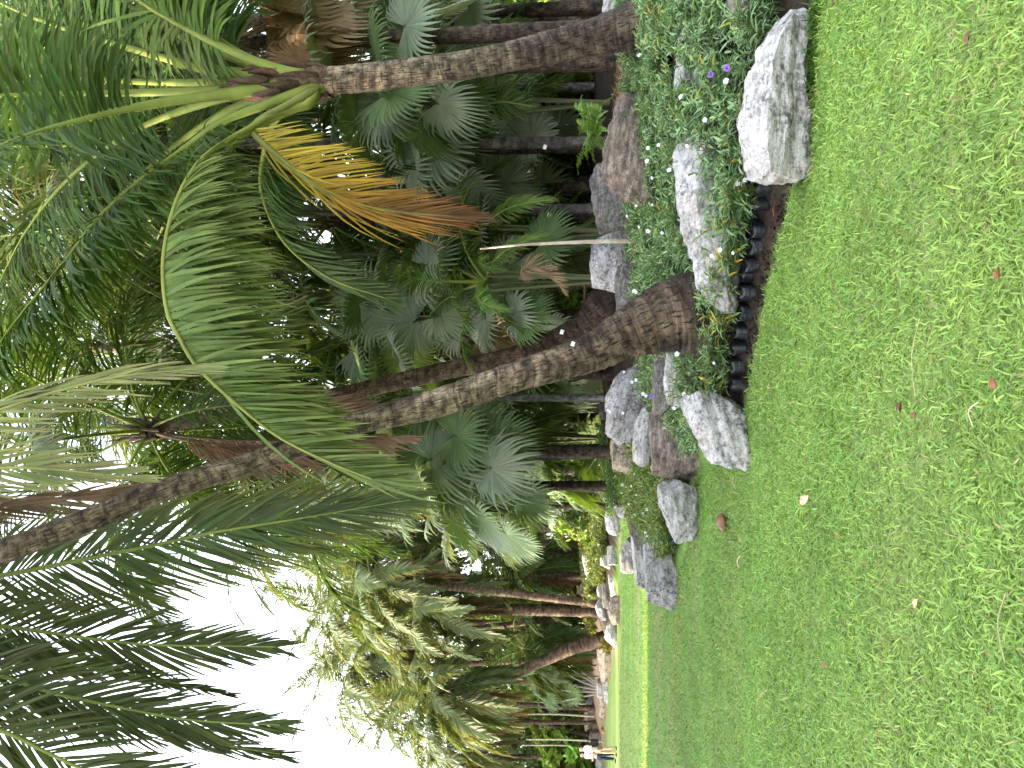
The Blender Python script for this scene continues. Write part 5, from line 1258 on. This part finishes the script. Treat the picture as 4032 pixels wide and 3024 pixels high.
# ------------------------------------------------------------------ litter on the lawn
MLEAF = plain('dry_leaf', (1, 1, 1), .75, .25, .3, 25)
def dry_leaf(L, w, curl, r, lobed=0.0, col=(.4, .2, .1)):
    mb = MB(); n = 9; t_ = np.linspace(0, 1, n); m2 = 7
    u = np.linspace(-1, 1, m2); wp = np.sin(np.pi * np.clip(t_, .03, .99)) ** .7 * (1 + lobed * np.sin(t_ * 13))
    X = (t_ - .5)[:, None] * L + 0 * u; Y = wp[:, None] * u * w / 2; Z = curl * (u ** 2)[None] * w * wp[:, None] + .25 * curl * L * ((t_ - .5) ** 2)[:, None] * 2 + r.normal(0, .02 * w, (n, m2))
    idx = np.arange(n * m2).reshape(n, m2)
    mb.add(np.stack([X, Y, Z], -1).reshape(-1, 3), np.stack([idx[:-1, :-1], idx[1:, :-1], idx[1:, 1:], idx[:-1, 1:]], -1).reshape(-1, 4), np.clip(np.asarray(col) * (1 + .15 * r.standard_normal((n * m2, 1))), 0, 1))
    tube(mb, np.array([[-L / 2, 0, curl * .1 * L], [-L * .72, r.normal(0, .05) * L, .02 * L]]), [.0016, .001], np.asarray(col) * .6, 5)
    return mb
def onlawn(U, V):
    rd = FWD + (U - 384) / F * np.array([1.0, 0, 0]) + (512 - V) / F * UPV
    q_ = rd * (-EYE / rd[2]); return np.array([q_[0], q_[1], gz(q_[0], q_[1])])
lr = np.random.default_rng(31)
LG = 'fallen leaves on the lawn'
for U, V, L, w, cu, col, lb in [(268, 812, .085, .055, .35, (.62, .40, .28), 'pinkish tan curled leaf lying on the middle of the lawn'), (233, 846, .05, .034, .5, (.42, .17, .08), 'small reddish brown curled leaf below the pinkish tan one'),
        (164, 926, .045, .030, .25, (.75, .52, .22), 'pale yellow leaf on the near lawn'), (385, 1010, .042, .03, .4, (.24, .09, .045), 'red-brown curled leaf at the bottom of the picture'), (495, 1016, .06, .035, .4, (.22, .09, .04), 'very dark slim leaf near the bottom edge'),
        (361, 913, .05, .04, .5, (.12, .055, .03), 'dark brown curled leaf in the middle of the near lawn'), (353, 927, .045, .03, .4, (.20, .10, .05), 'small brown leaf just beside the dark curled one'), (558, 784, .10, .05, .3, (.30, .13, .09), 'reddish leaf lying where the soil strip meets the lawn'),
        (104, 831, .055, .035, .4, (.25, .14, .08), 'brown leaf scrap at the left of the lawn'), (33, 884, .05, .02, .2, (.33, .17, .08), 'slim brown leaf at the lower left'), (731, 986, .05, .03, .4, (.16, .09, .05), 'dark scrap of leaf in the lower right corner'), (764, 843, .05, .03, .4, (.13, .07, .045), 'dark scrap of leaf at the right edge below the big slab'),
        (455, 806, .04, .03, .4, (.07, .06, .05), 'dark crumb on the lawn below the nursery bags'), (425, 804, .05, .03, .4, (.08, .07, .06), 'grey scrap on the lawn below the last nursery bags'), (283, 716, .06, .04, .4, (.24, .09, .06), 'red-brown leaf by the tip of the pale pointed rock'), (619, 895, .03, .03, .4, (.2, .12, .08), 'tiny brown scrap on the right of the lawn')]:
    p_ = onlawn(U, V); o = link('fallen_leaf', dry_leaf(L, w, cu, lr, .12, col).mesh('fallen_leaf', MLEAF, True), None, p_ + np.array([0, 0, .045]))
    o.rotation_euler = (lr.normal(0, .2), lr.normal(0, .25), lr.uniform(0, 6.28)); tag(o, lb, 'leaf', LG)
# curled coconut husk piece
p_ = onlawn(247, 729); mb = MB(); V0, Q0 = cubesphere(14); s_ = unit(V0)
v = s_ * np.array([.070, .066, .066]); v[:, 2] = np.where(v[:, 2] < -.02, -.02 + (v[:, 2] + .02) * .3, v[:, 2]); v[:, 0] -= np.clip(s_[:, 0], 0, 1) ** 3 * -.05
v *= (1 + .05 * np.sin(s_[:, 1:2] * 9 + s_[:, 0:1] * 4)); v[:, 2] -= .035 * np.exp(-((s_[:, 1] - .15) / .22) ** 2) * (s_[:, 2] > 0) * np.clip(.4 - s_[:, 0], 0, 1)
mb.add(v, Q0, (1, 1, 1)); o = link('coconut_husk', mb.mesh('coconut_husk', plain('brown_husk', (.20, .095, .05), .5, .35, .45, 20, .6, 60), True), None, p_ + np.array([0, .03, .06]))
o.rotation_euler = (.2, .15, R(200)); tag(o, 'shiny brown curled coconut husk lying on the lawn before the pale rocks', 'husk')
for i, (U0, V0_, U1, V1, rad, col, lb) in enumerate([(342, 988, 366, 994, .0022, (.62, .52, .35), 'pale straw lying near the curled red-brown leaf'), (60, 762, 78, 773, .004, (.40, .25, .13), 'brown stick lying on the left of the lawn'), (200, 744, 212, 746, .005, (.55, .45, .30), 'pale straw beyond the coconut husk'),
        (500, 842, 470, 850, .003, (.18, .10, .06), 'thin dark stem lying on the lawn below the slab'), (372, 928, 450, 934, .0014, (.45, .40, .22), 'long thin dry stolon across the near lawn'), (105, 1019, 175, 1021, .0022, (.35, .27, .16), 'long dry stem along the bottom edge'), (172, 664, 196, 660, .006, (.50, .45, .22), 'yellowish stem before the dark-sided block'), (183, 678, 176, 674, .008, (.16, .09, .05), 'short brown stick below the dark-sided block'), (279, 741, 292, 739, .004, (.5, .42, .3), 'pale straw by the coconut husk and pointed rock')]):
    a_, b_ = onlawn(U0, V0_), onlawn(U1, V1); mb = MB(); up_ = np.array([0, 0, .05])
    c = resample([a_ + up_, (a_ + b_) / 2 + up_ * 1.3 + np.array([.01, .02, 0]), b_ + up_], 8); tube(mb, c, rad, col, 6)
    tag(mb.build('straw', MLEAF, None, True, a_), lb, 'stem', 'dry stems on the lawn')
# tufts of dark blades at the foot of the big slab
r = np.random.default_rng(66); n = 420; xx = r.uniform(1.35, 2.6, n); yy = np.interp(xx, [1.35, 2.6], [5.33, 4.98]) + r.normal(-.02, .05, n)
P0 = np.stack([xx, yy, hgt(xx, yy)], 1); a = r.uniform(0, 6.28, n); mb = MB()
lance(mb, P0, np.stack([np.cos(a) * .6, np.sin(a) * .6, np.ones(n)], 1), r.uniform(.07, .16, n), np.full(n, .010), .7, hsvj((.055, .13, .02), n, r, .25), r, 3)
tag(mb.build('edge_grass', M_GRASS), 'longer dark grass tufts along the foot of the big pale slab', 'grass', kind='stuff')

# ------------------------------------------------------------------ light, sky, render
EL, AZ = R(22), math.atan2(-1, -.06)          # sun low on the left
sd = np.array([-1, -.06, 0]); sd = sd / np.linalg.norm(sd) * math.cos(EL) + np.array([0, 0, math.sin(EL)])
sun = bpy.data.lights.new('sun', 'SUN'); sun.energy = 2.0; sun.angle = R(.6); sun.color = (1.0, .84, .62)
so = bpy.data.objects.new('sun', sun); COL.objects.link(so)
so.rotation_euler = Vector(sd).to_track_quat('Z', 'Y').to_euler()
W = bpy.data.worlds.new('World'); SC.world = W; W.use_nodes = True
nt = W.node_tree; bg = nt.nodes['Background']; sky = nt.nodes.new('ShaderNodeTexSky'); sky.sky_type = 'NISHITA'; sky.sun_disc = False
sky.sun_elevation = EL; sky.sun_rotation = math.atan2(sd[0], sd[1]); sky.altitude = 0; sky.dust_density = 4.0; sky.air_density = 1.0; sky.ozone_density = 1.0
hs_ = nt.nodes.new('ShaderNodeHueSaturation'); hs_.inputs['Saturation'].default_value = .38      # humid, milky sky
nt.links.new(sky.outputs[0], hs_.inputs['Color']); nt.links.new(hs_.outputs[0], bg.inputs[0]); bg.inputs[1].default_value = .15
SC.view_settings.view_transform = 'Standard'; SC.view_settings.look = 'None'; SC.view_settings.gamma = 1; SC.view_settings.exposure = 3.5
SC.view_settings.use_curve_mapping = False
cy = SC.cycles if hasattr(SC, 'cycles') else None
SC.render.engine = 'CYCLES'
SC.cycles.max_bounces = 7; SC.cycles.diffuse_bounces = 3; SC.cycles.glossy_bounces = 2; SC.cycles.transmission_bounces = 5; SC.cycles.use_denoising = True
SC.cycles.caustics_reflective = False; SC.cycles.caustics_refractive = False
